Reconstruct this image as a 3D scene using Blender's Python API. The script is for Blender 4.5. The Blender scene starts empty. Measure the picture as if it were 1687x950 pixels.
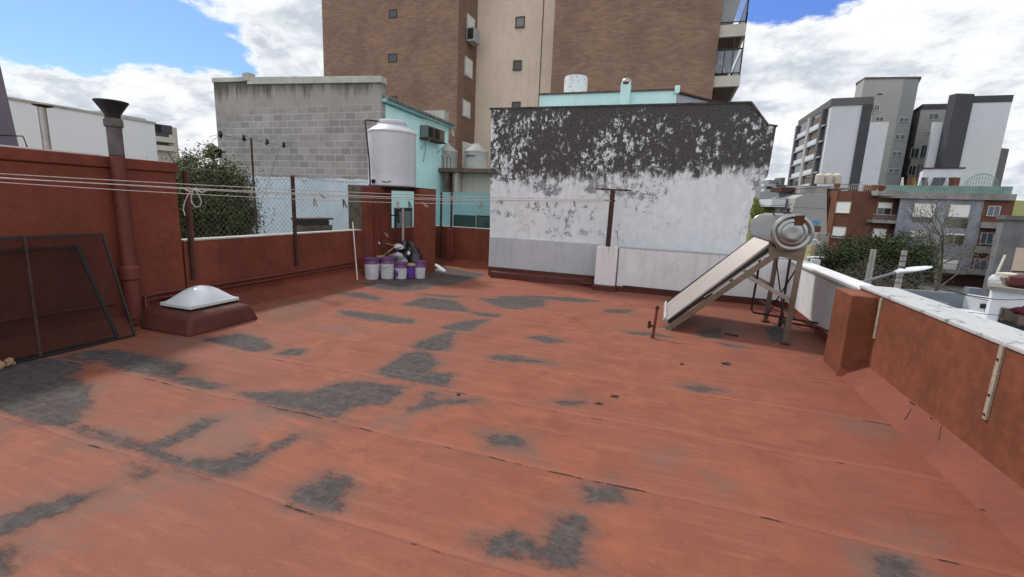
import bpy, math, random
import numpy as np
from mathutils import Vector, Matrix
random.seed(7); rng = np.random.default_rng(7)
S = bpy.context.scene; COL = S.collection
R = math.radians
# ------------------------------------------------------------------ camera
W_, H_ = 1687, 950
FPX, PITCH, ROLL, YAW, CH = 750.0, R(10.5), R(2.46), R(18.6), 1.6
CAMP = Vector((0, 0, CH))
fwd = Vector((-math.sin(YAW)*math.cos(PITCH), math.cos(YAW)*math.cos(PITCH), -math.sin(PITCH)))
r0 = Vector((math.cos(YAW), math.sin(YAW), 0)); u0 = r0.cross(fwd)
rt = r0*math.cos(ROLL)+u0*math.sin(ROLL); up = -r0*math.sin(ROLL)+u0*math.cos(ROLL)
cd = bpy.data.cameras.new('camera'); cam = bpy.data.objects.new('camera', cd); COL.objects.link(cam)
cam.matrix_world = Matrix(((rt.x, up.x, -fwd.x, 0), (rt.y, up.y, -fwd.y, 0), (rt.z, up.z, -fwd.z, CH), (0, 0, 0, 1)))
cd.sensor_fit = 'HORIZONTAL'; cd.sensor_width = 36; cd.lens = 36*FPX/W_
cd.clip_start = .05; cd.clip_end = 3000
S.camera = cam
# ------------------------------------------------------------------ view
S.view_settings.view_transform = 'Standard'; S.view_settings.look = 'None'
S.view_settings.exposure = 0.12; S.view_settings.gamma = 1; S.view_settings.use_curve_mapping = False
# ------------------------------------------------------------------ measuring helpers: photo pixel -> real point at a known plane or distance
def ray(px, py): return fwd*FPX+rt*(px-W_/2)-up*(py-H_/2)
def onz(px, py, z=0.0): d = ray(px, py); return CAMP+d*((z-CH)/d.z)
def onx(px, py, x): d = ray(px, py); return CAMP+d*(x/d.x)
def ony(px, py, y): d = ray(px, py); return CAMP+d*(y/d.y)
def at(px, py, D): return CAMP+ray(px, py)*(D/FPX)
# ------------------------------------------------------------------ sun and sky
SUN_EL, SUN_V = R(52), Vector((-1.0, 0.42, 0)).normalized()
sd = bpy.data.lights.new('sun', 'SUN'); sd.energy = 2.7; sd.angle = R(6.5); sd.color = (1, .955, .89)
sun = bpy.data.objects.new('sun', sd); COL.objects.link(sun)
sv = Vector((SUN_V.x*math.cos(SUN_EL), SUN_V.y*math.cos(SUN_EL), math.sin(SUN_EL)))
sun.rotation_euler = sv.to_track_quat('Z', 'Y').to_euler(); sun.location = (-8, 4, 14)

class NT:
    def __init__(s, tree): s.t = tree; s.n = tree.nodes; s.l = tree.links
    def add(s, typ, ins=None, **kw):
        nd = s.n.new(typ)
        for k, v in kw.items(): setattr(nd, k, v)
        for k, v in (ins or {}).items():
            if hasattr(v, 'is_output') : s.l.new(v, nd.inputs[k])
            else: nd.inputs[k].default_value = v
        return nd
    def math(s, op, a, b=None, c=None, clamp=False):
        ins = {0: a}
        if b is not None: ins[1] = b
        if c is not None: ins[2] = c
        nd = s.add('ShaderNodeMath', ins, operation=op); nd.use_clamp = clamp
        return nd.outputs[0]
    def vmath(s, op, a, b=None, out=0):
        ins = {0: a}
        if b is not None: ins[1] = b
        return s.add('ShaderNodeVectorMath', ins, operation=op).outputs[out]
    def step(s, v, a, b, lo=0.0, hi=1.0):
        return s.add('ShaderNodeMapRange', {0: v, 1: a, 2: b, 3: lo, 4: hi}, interpolation_type='SMOOTHSTEP').outputs[0]
    def mix(s, f, a, b, blend='MIX'):
        nd = s.n.new('ShaderNodeMix'); nd.data_type = 'RGBA'; nd.blend_type = blend
        for i, v in ((0, f), (6, a), (7, b)):
            if hasattr(v, 'is_output'): s.l.new(v, nd.inputs[i])
            else: nd.inputs[i].default_value = (tuple(v)+(1,) if isinstance(v, (tuple, list)) and len(v) == 3 else v)
        return nd.outputs[2]
    def noise(s, vec, scale, detail=4, rough=.55, dist=0.0):
        return s.add('ShaderNodeTexNoise', {'Vector': vec, 'Scale': scale, 'Detail': detail, 'Roughness': rough, 'Distortion': dist}).outputs[0]
    def scale(s, vec, x, y, z): return s.vmath('MULTIPLY', vec, (x, y, z))

w = bpy.data.worlds.new('World'); S.world = w; w.use_nodes = True
T = NT(w.node_tree); w.node_tree.nodes.clear()
sky = T.add('ShaderNodeTexSky', sky_type='NISHITA'); sky.sun_disc = False
sky.sun_elevation = SUN_EL; sky.sun_rotation = math.atan2(sv.x, sv.y); sky.altitude = 20; sky.air_density = 1.0; sky.dust_density = .6; sky.ozone_density = 2.0
gd = T.add('ShaderNodeTexCoord').outputs['Generated']
gv = T.vmath('NORMALIZE', gd)
sep = T.add('ShaderNodeSeparateXYZ', {0: gv})
zz = T.math('ADD', T.math('MAXIMUM', sep.outputs[2], 0.0), .32)
cv = T.add('ShaderNodeCombineXYZ', {0: T.math('DIVIDE', sep.outputs[0], zz), 1: T.math('DIVIDE', sep.outputs[1], zz), 2: T.math('MULTIPLY', zz, 1.2)}).outputs[0]
n1 = T.noise(cv, 2.6, 10, .6, .1)
n2 = T.noise(T.vmath('ADD', cv, (3.1, 7.7, 1.3)), 1.5, 8, .6, .3)
n3 = T.noise(T.vmath('ADD', cv, (-5.0, 2.2, 9.0)), 6.0, 8, .62, .2)
def hole(px, py, r_in, r_out, amp=1.0, ay=1.0):
    d = ray(px, py).normalized()
    df = T.vmath('SUBTRACT', gv, tuple(d))
    df = T.vmath('MULTIPLY', df, (1, 1, ay))
    ln = T.vmath('LENGTH', df, out=1)
    return T.step(ln, r_in, r_out, amp, 0.0)
h = hole(60, 0, .10, .34, 1.05, 2.9)
for a in ((215, 45, .04, .20, .9, 2.6), (320, 78, .03, .13, .85, 2.4), (390, 105, .0, .07, .7, 1.6), (1290, -25, .05, .16, 1.0, 2.0), (1370, -5, .02, .11, .8, 2.2), (850, -600, .1, .5, .6, 1.0)):
    h = T.math('MAXIMUM', h, hole(*a))
n4 = T.noise(T.vmath('ADD', cv, (1.7, 4.2, -2.0)), 4.5, 10, .62, .15)
cov = T.math('SUBTRACT', T.math('ADD', .42, T.math('ADD', T.math('MULTIPLY', T.math('SUBTRACT', n1, .5), 1.7), T.math('MULTIPLY', T.math('SUBTRACT', n4, .5), 1.8))), T.math('MULTIPLY', h, .92))
thin = T.step(cov, .0, .38, 1, 0)
cov = T.step(cov, -.14, .12)
shade = T.step(T.math('ADD', T.math('MULTIPLY', n2, .55), T.math('MULTIPLY', n3, .45)), .42, .56)
lobright = T.step(sep.outputs[2], 0.0, .5, .97, 1.0)
shade = T.math('MAXIMUM', shade, thin)
ccol = T.mix(shade, (5.3, 5.8, 6.6), (9.2, 9.35, 9.5))
behind = T.step(T.vmath('DOT_PRODUCT', gv, (-.1, -.99, 0), out=1), -.2, .6)   # unseen bright cloud bank, added behind the viewer to light walls facing it
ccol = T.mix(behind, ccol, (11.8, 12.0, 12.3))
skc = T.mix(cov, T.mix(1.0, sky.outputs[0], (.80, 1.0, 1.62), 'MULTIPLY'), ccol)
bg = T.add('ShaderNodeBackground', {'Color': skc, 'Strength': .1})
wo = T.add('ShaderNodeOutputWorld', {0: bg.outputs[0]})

# ------------------------------------------------------------------ materials
def newmat(name):
    m = bpy.data.materials.new(name); m.use_nodes = True; m.node_tree.nodes.clear()
    t = NT(m.node_tree)
    t.pos = t.add('ShaderNodeNewGeometry').outputs['Position']
    return m, t
def finish(t, col, rough=.8, metal=0.0, bump=None, bstr=.3, bdist=.01, alpha=None, spec=.3, **kw):
    ins = {'Base Color': col if hasattr(col, 'is_output') else tuple(col)+(1,), 'Roughness': rough, 'Metallic': metal, 'Specular IOR Level': spec}
    ins.update(kw)
    b = t.add('ShaderNodeBsdfPrincipled', ins)
    if bump is not None:
        bn = t.add('ShaderNodeBump', {'Height': bump, 'Strength': bstr, 'Distance': bdist}); t.l.new(bn.outputs[0], b.inputs['Normal'])
    if alpha is not None: t.l.new(alpha, b.inputs['Alpha']) if hasattr(alpha, 'is_output') else None
    t.add('ShaderNodeOutputMaterial', {0: b.outputs[0]})
    return b
def plain(name, col, rough=.7, metal=0.0, var=.18, sc=3.0, bump=.15, bsc=40, stain=None, streak=0.0, spec=.3):
    """painted or raw surface: base colour broken up by two noises, optional stain colour, optional vertical rain streaks"""
    m, t = newmat(name)
    a = t.noise(t.pos, sc, 5, .6); b = t.noise(t.pos, sc*9, 4, .65)
    f = t.math('ADD', t.math('MULTIPLY', a, .65), t.math('MULTIPLY', b, .35))
    f = t.step(f, .35, .65)
    lo = tuple(c*(1-var) for c in col); hi = tuple(min(1, c*(1+var)) for c in col)
    c = t.mix(f, lo, hi)
    if streak > 0:
        s = t.noise(t.scale(t.pos, 7, 7, .35), 1.0, 5, .7)
        c = t.mix(t.math('MULTIPLY', t.step(s, .5, .72), streak), c, tuple(v*.35+.01 for v in col))
    if stain:
        s = t.noise(t.pos, sc*2.3, 7, .7, .4)
        c = t.mix(t.math('MULTIPLY', t.step(s, .56, .68), stain[1]), c, stain[0])
    finish(t, c, rough, metal, t.noise(t.pos, bsc, 4, .6), bump, .01, spec=spec)
    return m
def brickmat(name, d, c1, c2, mortar, bw, bh, ms=.012, rough=.9, topdark=None, blotch=.35, horiz=.5, extra=None):
    m, t = newmat(name)
    sp = t.add('ShaderNodeSeparateXYZ', {0: t.pos})
    u = t.vmath('DOT_PRODUCT', t.pos, (d[0], d[1], 0), out=1)
    v = t.add('ShaderNodeCombineXYZ', {0: u, 1: sp.outputs[2], 2: 0.0}).outputs[0]
    br = t.add('ShaderNodeTexBrick', {'Vector': v, 'Color1': c1+(1,), 'Color2': c2+(1,), 'Mortar': mortar+(1,), 'Scale': 1.0, 'Mortar Size': ms, 'Mortar Smooth': .3, 'Bias': -.1, 'Brick Width': bw, 'Row Height': bh})
    c = br.outputs[0]
    st = t.noise(t.scale(v, .9, 12, 1), 1.6, 6, .75)
    c = t.mix(t.math('MULTIPLY', t.step(st, .52, .75), horiz), c, tuple(min(1, x*1.5+.04) for x in c1))
    st2 = t.noise(t.scale(v, 1.3, 9, 1), 2.4, 6, .75)
    c = t.mix(t.math('MULTIPLY', t.step(st2, .58, .75), horiz*.8), c, tuple(x*.35 for x in c1))
    bl = t.noise(t.pos, .7, 6, .65)
    c = t.mix(t.math('MULTIPLY', t.step(bl, .42, .68), blotch), c, tuple(x*.6 for x in c2))
    if extra: c = extra(t, c, sp)
    finish(t, c, rough, 0, br.outputs[1], -.5, .01)
    return m
M = {}
RED = (.30, .070, .040)
M['red'] = plain('red_wall_paint', (.160, .040, .024), .75, var=.22, sc=1.1, bump=.5, bsc=11, stain=((.06, .022, .02), .4), streak=.3)
M['red_bright'] = plain('orange_red_wall_paint', (.170, .055, .028), .75, var=.26, sc=1.5, bump=.5, bsc=10, stain=((.105, .032, .02), .55), streak=.15)
M['redpipe'] = plain('red_painted_pipe', (.125, .033, .024), .5, bump=.05)
M['white'] = plain('white_wall_paint', (.62, .63, .65), .7, var=.06, sc=1.5, bump=.2, bsc=26, stain=((.42, .42, .44), .35), streak=.22)
M['greywhite'] = plain('greyish_white_paint', (.42, .435, .47), .75, var=.07, sc=1.2, bump=.2, bsc=22, stain=((.36, .36, .42), .4), streak=.25)
M['cream'] = plain('cream_render', (.66, .545, .44), .85, var=.07, sc=.5, bump=.1, bsc=9, stain=((.50, .41, .33), .3), streak=.12)
M['creamlt'] = plain('pale_cream_render', (.50, .46, .40), .85, var=.08, sc=.7, bump=.1, bsc=9, streak=.2)
M['shutter'] = plain('white_shutter', (.74, .74, .71), .6, var=.05)
M['frame'] = plain('pale_window_frame', (.45, .44, .42), .5, var=.05)
M['darkframe'] = plain('dark_metal_frame', (.022, .022, .024), .5, var=.1)
M['turq'] = plain('turquoise_paint', (.55, .80, .81), .75, var=.06, sc=1.2, bump=.1, streak=.1)
M['turqdk'] = plain('dull_turquoise_paint', (.22, .43, .46), .8, var=.1, sc=1.2, bump=.1, streak=.15)
M['paleblue'] = plain('pale_blue_paint', (.50, .60, .67), .8, var=.08, sc=1.3, bump=.15, bsc=20, stain=((.24, .27, .29), .55), streak=.15)
M['cement'] = plain('bare_cement', (.22, .21, .19), .9, var=.2, sc=2, stain=((.09, .08, .07), .6), streak=.3)
M['cap'] = plain('pale_cement_cap', (.40, .40, .36), .9, var=.15, sc=2, stain=((.17, .16, .13), .5))
M['rough'] = plain('dirty_rough_cement', (.10, .085, .065), .95, var=.4, sc=6, bump=.8, bsc=18, stain=((.03, .025, .02), .6))
M['brownconc'] = plain('brown_dirty_concrete', (.14, .10, .075), .9, var=.3, sc=3, streak=.4)
M['iron'] = plain('rusty_dark_iron', (.045, .022, .018), .7, var=.35, sc=9, bump=.2)
M['antenna'] = plain('weathered_aluminium', (.42, .42, .42), .45, metal=.7, var=.1)
M['soot'] = plain('sooty_metal', (.022, .022, .023), .6, var=.4, sc=14, bump=.3)
M['wiredark'] = plain('dull_fence_wire', (.13, .135, .14), .6, metal=.2)
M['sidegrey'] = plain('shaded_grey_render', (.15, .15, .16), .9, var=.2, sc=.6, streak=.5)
M['black'] = plain('black_plastic', (.012, .012, .014), .45, var=.2)
M['tankwhite'] = plain('white_tank_plastic', (.50, .50, .54), .42, var=.06, sc=1.2, bump=.05, streak=.12, stain=((.42, .40, .44), .25), spec=.5)
M['tankgrey'] = plain('grey_tank_plastic', (.40, .40, .38), .6, var=.12, streak=.3)
M['steel'] = None
M['rust'] = plain('rusty_label', (.075, .03, .014), .8, var=.5, sc=30)
M['galv'] = plain('galvanised_steel', (.36, .33, .30), .38, metal=.75, var=.15, sc=6, bump=.1)
M['tan'] = plain('brownish_steel_channel', (.17, .135, .105), .42, metal=.5, var=.2, sc=7, bump=.1)
M['fibro'] = plain('fibre_cement_pipe', (.115, .10, .10), .85, var=.25, sc=7, bump=.4, bsc=60)
M['purple'] = plain('purple_plastic', (.13, .05, .145), .4, var=.12, spec=.5)
M['violet'] = plain('violet_paint_can', (.11, .04, .26), .4, var=.12, spec=.5)
M['bucket'] = plain('white_bucket_plastic', (.56, .56, .61), .4, var=.12, sc=7, spec=.5, stain=((.24, .20, .20), .7))
M['yellowlid'] = plain('yellowed_lid', (.36, .30, .16), .6, var=.2, sc=9)
M['wood'] = plain('weathered_wood', (.33, .22, .14), .8, var=.3, sc=12)
M['paleplastic'] = plain('pale_plastic_handle', (.62, .58, .56), .5, var=.1)
M['pinkish'] = plain('pinkish_broomstick', (.38, .22, .20), .6, var=.15)
M['bagblack'] = plain('black_bag', (.012, .012, .013), .35, var=.2, bump=.6, bsc=14, spec=.6)
M['bagsilver'] = plain('silvery_plastic_sheet', (.24, .25, .27), .3, metal=.3, var=.4, sc=8, bump=.8, bsc=16)
M['paper'] = plain('crumpled_paper', (.60, .60, .60), .7, var=.12, sc=12, stain=((.1, .1, .1), .5))
M['rope'] = plain('grey_rope', (.38, .34, .32), .8, var=.2, sc=30)
M['asphalt'] = plain('street_asphalt', (.05, .05, .052), .9, var=.2, sc=.3)
M['ground'] = plain('city_ground', (.10, .095, .09), .9, var=.35, sc=.08)
M['charcoal'] = plain('charcoal_render', (.055, .057, .068), .8, var=.08, sc=.3)
M['bluewhite'] = plain('cool_white_render', (.50, .53, .56), .8, var=.05, sc=.15, bump=.02)
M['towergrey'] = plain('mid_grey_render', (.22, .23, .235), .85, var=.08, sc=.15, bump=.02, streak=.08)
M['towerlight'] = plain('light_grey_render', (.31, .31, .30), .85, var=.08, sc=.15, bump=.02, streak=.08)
M['dkgrey'] = plain('dark_grey_fascia', (.11, .108, .112), .8, var=.08, sc=.2)
M['redbrown'] = plain('red_brick_distant', (.135, .056, .037), .85, var=.14, sc=.5, stain=((.095, .042, .03), .4), streak=.15)
M['dirtygrey'] = plain('weathered_grey_blue_render', (.27, .29, .34), .88, var=.22, sc=.35, bump=.1, stain=((.12, .12, .13), .7), streak=.55)
M['lightbrick'] = plain('orange_brick_trim', (.21, .09, .055), .85, var=.1, sc=.5)
M['slab'] = plain('stained_concrete_slab', (.25, .24, .23), .9, var=.25, sc=.6, streak=.4)
M['greenfence'] = plain('faded_green_sheeting', (.16, .27, .24), .7, var=.25, sc=.8, streak=.3)
M['mural_red'] = plain('mural_red', (.15, .05, .045), .8); M['mural_yellow'] = plain('mural_yellow', (.30, .21, .06), .8)
M['mural_white'] = plain('mural_white', (.55, .55, .52), .8); M['mural_dark'] = plain('mural_slate', (.08, .08, .10), .8); M['mural_pale'] = plain('mural_pale_blue', (.28, .37, .37), .8)
M['whiteroof'] = plain('white_roof_membrane', (.58, .60, .64), .75, var=.08, sc=.7, stain=((.25, .25, .27), .5))
M['greyblue'] = plain('grey_blue_metal', (.15, .17, .20), .7, var=.12)
M['blue'] = plain('blue_roof_sheet', (.10, .25, .42), .6, var=.15)
M['yellowwall'] = plain('yellow_green_wall', (.34, .36, .14), .8, var=.1)
M['olive'] = plain('olive_green_wall', (.20, .23, .06), .85, var=.35, sc=1.2)
M['peach'] = plain('peach_blind', (.52, .42, .34), .7, var=.06, sc=.4)
M['darkroof'] = plain('dark_red_tiles', (.055, .02, .02), .7, var=.3)
M['bark'] = plain('grey_bark', (.11, .095, .08), .9, var=.3, sc=3)
M['conpole'] = plain('concrete_pole', (.26, .25, .24), .85, var=.2)
M['cable'] = plain('black_cable', (.03, .03, .033), .6)
M['lampwhite'] = plain('pale_lamp_casting', (.62, .66, .70), .4, var=.06)
M['bracket'] = plain('peeling_cream_metal', (.33, .29, .23), .7, var=.2, sc=12, stain=((.14, .07, .03), .7))
M['skirt'] = plain('dark_red_skirting_paint', (.085, .025, .020), .7, var=.2, sc=3, bump=.25, bsc=30)
M['tiles'] = plain('mossy_roof_tiles', (.15, .15, .13), .85, var=.4, sc=8)
M['purplegrey'] = plain('purple_grey_paint', (.15, .13, .165), .7, var=.1, sc=1)

def glass(name, col, rough=.12):
    m, t = newmat(name); n = t.noise(t.pos, .8, 3)
    finish(t, t.mix(n, tuple(c*.6 for c in col), tuple(c*1.5 for c in col)), rough, 0, spec=.6); return m
M['glass'] = glass('dark_window_glass', (.025, .03, .035)); M['glassgrey'] = glass('grey_window_glass', (.13, .15, .16)); M['glassgreen'] = glass('dark_green_glass', (.02, .06, .06))
M['glassolive'] = glass('olive_window_glass', (.06, .06, .03))
M['glassblue'] = glass('blue_window_glass', (.06, .08, .12))
def clear(name, col, a):
    m, t = newmat(name); finish(t, col, .08, 0, spec=.6, Alpha=a); return m
M['balglass'] = clear('balcony_glass', (.45, .52, .58), .22)
# polished tank steel with brushed variation
m, t = newmat('polished_steel'); n = t.noise(t.scale(t.pos, 3, 1, 3), 4, 5, .6)
n_b = t.noise(t.scale(t.pos, 60, 3, 60), 1.0, 3, .6)
finish(t, t.mix(n, (.20, .21, .205), (.36, .37, .36)), t.step(n, .3, .7, .24, .32), .95, t.noise(t.pos, 2.2, 1), .10, .02); M['steel'] = m
# collector tubes: pale, slightly glossy, fine streaks along the slope
m, t = newmat('collector_tube_glass'); n = t.noise(t.scale(t.pos, 1.5, 30, 1.5), 2, 4, .6)
finish(t, t.mix(n, (.22, .185, .17), (.36, .315, .295)), .32, .1, spec=.6); M['tube'] = m
# acrylic dome
m, t = newmat('opal_acrylic'); n = t.noise(t.pos, 5, 4)
finish(t, t.mix(n, (.52, .56, .60), (.66, .70, .74)), .22, 0, spec=.6); M['opal'] = m
# insect screen: fine woven cloth, half see-through
m, t = newmat('insect_screen_mesh')
sp = t.add('ShaderNodeSeparateXYZ', {0: t.pos})
n = t.noise(t.scale(t.pos, 1, 6, 2), 3, 4, .6)
b = t.add('ShaderNodeBsdfPrincipled', {'Base Color': (.03, .018, .016, 1), 'Roughness': .8, 'Specular IOR Level': .1})
tr = t.add('ShaderNodeBsdfTransparent'); mx = t.add('ShaderNodeMixShader', {0: t.step(n, .2, .8, .20, .36), 1: tr.outputs[0], 2: b.outputs[0]})
t.add('ShaderNodeOutputMaterial', {0: mx.outputs[0]}); M['screen'] = m
# leaves
def leaf(name, a, b_):
    m, t = newmat(name); rnd = t.add('ShaderNodeNewGeometry').outputs['Random Per Island']
    n = t.noise(t.pos, 1.3, 3)
    c = t.mix(t.math('ADD', t.math('MULTIPLY', rnd, .7), t.math('MULTIPLY', t.step(n, .35, .65), .3)), a, b_)
    finish(t, c, .6, 0, spec=.25); return m
M['leaf'] = leaf('olive_green_leaves', (.020, .034, .010), (.115, .125, .034)); M['leafdk'] = leaf('dark_green_leaves', (.012, .024, .010), (.060, .078, .025))
M['leafbright'] = leaf('yellow_green_leaves', (.12, .15, .03), (.26, .28, .06))
M['brushwood'] = leaf('dry_brown_brush', (.05, .04, .03), (.11, .09, .07)); M['leafpale'] = leaf('pale_spring_leaves', (.09, .10, .05), (.17, .17, .09))

# mouldy party wall
m, t = newmat('mouldy_whitewash')
sp = t.add('ShaderNodeSeparateXYZ', {0: t.pos}); x, z = sp.outputs[0], sp.outputs[2]
big = t.noise(t.scale(t.pos, 1.2, 1.2, .8), 1.7, 5, .6); med = t.noise(t.scale(t.pos, 1, 1, .75), 8.5, 8, .68, .15)
fin = t.noise(t.pos, 26, 6, .7); vst = t.noise(t.scale(t.pos, 9, 9, .6), 1.2, 5, .7)
bz = t.math('ADD', 2.17, t.math('MULTIPLY', t.math('ADD', x, 2), .055))
hgt = t.math('SUBTRACT', z, bz)
top = t.step(t.math('ADD', hgt, t.math('ADD', t.math('MULTIPLY', t.math('SUBTRACT', vst, .5), .75), t.math('MULTIPLY', t.math('SUBTRACT', med, .5), .8))), -.14, .12)
lefty = t.step(t.math('ADD', x, t.math('MULTIPLY', t.math('SUBTRACT', med, .5), .8)), -3.6, -2.8, .12, 0.0)
val = t.math('ADD', t.math('ADD', t.math('MULTIPLY', big, .70), t.math('MULTIPLY', med, .50)), t.math('MULTIPLY', fin, .2))
ridge = t.math('ADD', t.step(z, 3.32, 3.52, 0, .10), t.step(z, 2.2, 2.5, .02, 0))
blo = t.noise(t.scale(t.pos, 1, 1, .75), 15, 6, .7, .2)
thr = t.math('SUBTRACT', t.math('ADD', t.math('ADD', val, t.step(blo, .46, .62, .06, -.14)), ridge), lefty)
dark = t.math('MULTIPLY', t.step(t.math('ADD', thr, t.math('MULTIPLY', t.math('SUBTRACT', vst, .5), -.30)), .51, .63), top)
# cracks and blotches low on the wall
vo = t.add('ShaderNodeTexVoronoi', {'Vector': t.vmath('ADD', t.pos, t.vmath('MULTIPLY', t.add('ShaderNodeTexNoise', {'Vector': t.pos, 'Scale': 3.0, 'Detail': 5.0}).outputs[1], (.7, .7, .7))), 'Scale': 1.7}, feature='DISTANCE_TO_EDGE').outputs[0]
crk = t.math('MULTIPLY', t.math('MULTIPLY', t.step(vo, .002, .014, 1, 0), t.step(t.noise(t.pos, 2.6, 4), .52, .62)), t.step(x, -1.5, -.2, 1, 0))
rightclean = t.step(x, -1.2, .4, 0, -.09)
edge = t.step(x, 1.15, 1.45, 0, .13)
lowb = t.step(t.math('ADD', t.math('ADD', t.math('ADD', t.math('MULTIPLY', med, .6), t.math('MULTIPLY', fin, .42)), t.math('ADD', rightclean, t.math('MULTIPLY', t.step(z, 1.6, 1.95, 0, .06), t.step(x, -.3, .3, 1, 0)))), edge), .525, .59)
lowz = t.math('MULTIPLY', t.step(t.noise(t.scale(t.pos, .8, 1, 1.6), 1.6, 3), .44, .56), lowb)
low = t.math('MAXIMUM', t.math('MULTIPLY', lowz, .8), t.math('MULTIPLY', crk, .55))
low = t.math('MULTIPLY', low, t.math('SUBTRACT', 1.0, top))
dk = t.mix(t.step(fin, .3, .7), (.032, .030, .031), (.095, .088, .087))
wh = t.mix(t.step(big, .35, .65), (.60, .62, .66), (.70, .72, .74))
rs_ = t.noise(t.scale(t.pos, 5, 5, .5), 1.6, 7, .75)
drip = t.math('MULTIPLY', t.math('MULTIPLY', t.step(rs_, .46, .68), t.step(z, 1.2, 2.3, .05, .75)), .40)
wh = t.mix(drip, wh, (.26, .26, .265))
blur_ = t.math('MULTIPLY', t.step(t.math('ADD', big, t.math('MULTIPLY', med, .6)), .76, .92), .22); wh = t.mix(blur_, wh, (.30, .30, .31))
c = t.mix(dark, wh, dk); c = t.mix(low, c, (.10, .095, .10))
finish(t, c, .85, 0, t.math('ADD', t.math('MULTIPLY', dark, -.5), t.math('ADD', med, t.math('MULTIPLY', low, -1.0))), .5, .012); M['mould'] = m
# concrete blocks
def blk_extra(t, c, sp):
    n = t.noise(t.scale(t.pos, 1, 1, .5), 3.2, 6, .65)
    sm = t.step(t.math('ADD', sp.outputs[2], t.math('MULTIPLY', n, 1.2)), 4.62, 5.0)
    c = t.mix(t.math('MULTIPLY', sm, .8), c, t.mix(n, (.24, .22, .205), (.36, .335, .31)))
    dr = t.noise(t.scale(t.pos, 2.2, 2.2, .25), 1.4, 6, .7)
    dk = t.step(t.math('ADD', sp.outputs[2], t.math('MULTIPLY', t.math('SUBTRACT', dr, .5), 1.5)), 4.55, 5.1)
    return t.mix(t.math('MULTIPLY', dk, .85), c, (.045, .043, .038))
M['block'] = brickmat('grey_concrete_blocks', (1, 0), (.335, .32, .305), (.225, .214, .205), (.40, .385, .37), .40, .205, .018, blotch=.45, horiz=.15, extra=blk_extra)
M['brickx'] = brickmat('brown_facing_brick', (1, 0), (.265, .158, .112), (.185, .108, .078), (.24, .175, .135), .26, .075, .008, blotch=.4, horiz=.75)
M['bricky'] = brickmat('brown_facing_brick_side', (0, 1), (.27, .165, .12), (.19, .115, .08), (.20, .15, .12), .26, .075, .008, blotch=.4, horiz=.55)
# stained coping
m, t = newmat('stained_white_coping')
n = t.noise(t.scale(t.pos, 2.2, 1.1, 1), 4.5, 9, .74, .1); n2_ = t.noise(t.pos, 30, 5, .7)
f = t.step(t.math('ADD', n, t.math('MULTIPLY', t.math('SUBTRACT', n2_, .5), .22)), .54, .66)
finish(t, t.mix(f, t.mix(n2_, (.34, .35, .36), (.48, .495, .51)), (.12, .125, .125)), .85, 0, t.math('ADD', n, n2_), .4, .01); M['coping'] = m

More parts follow.
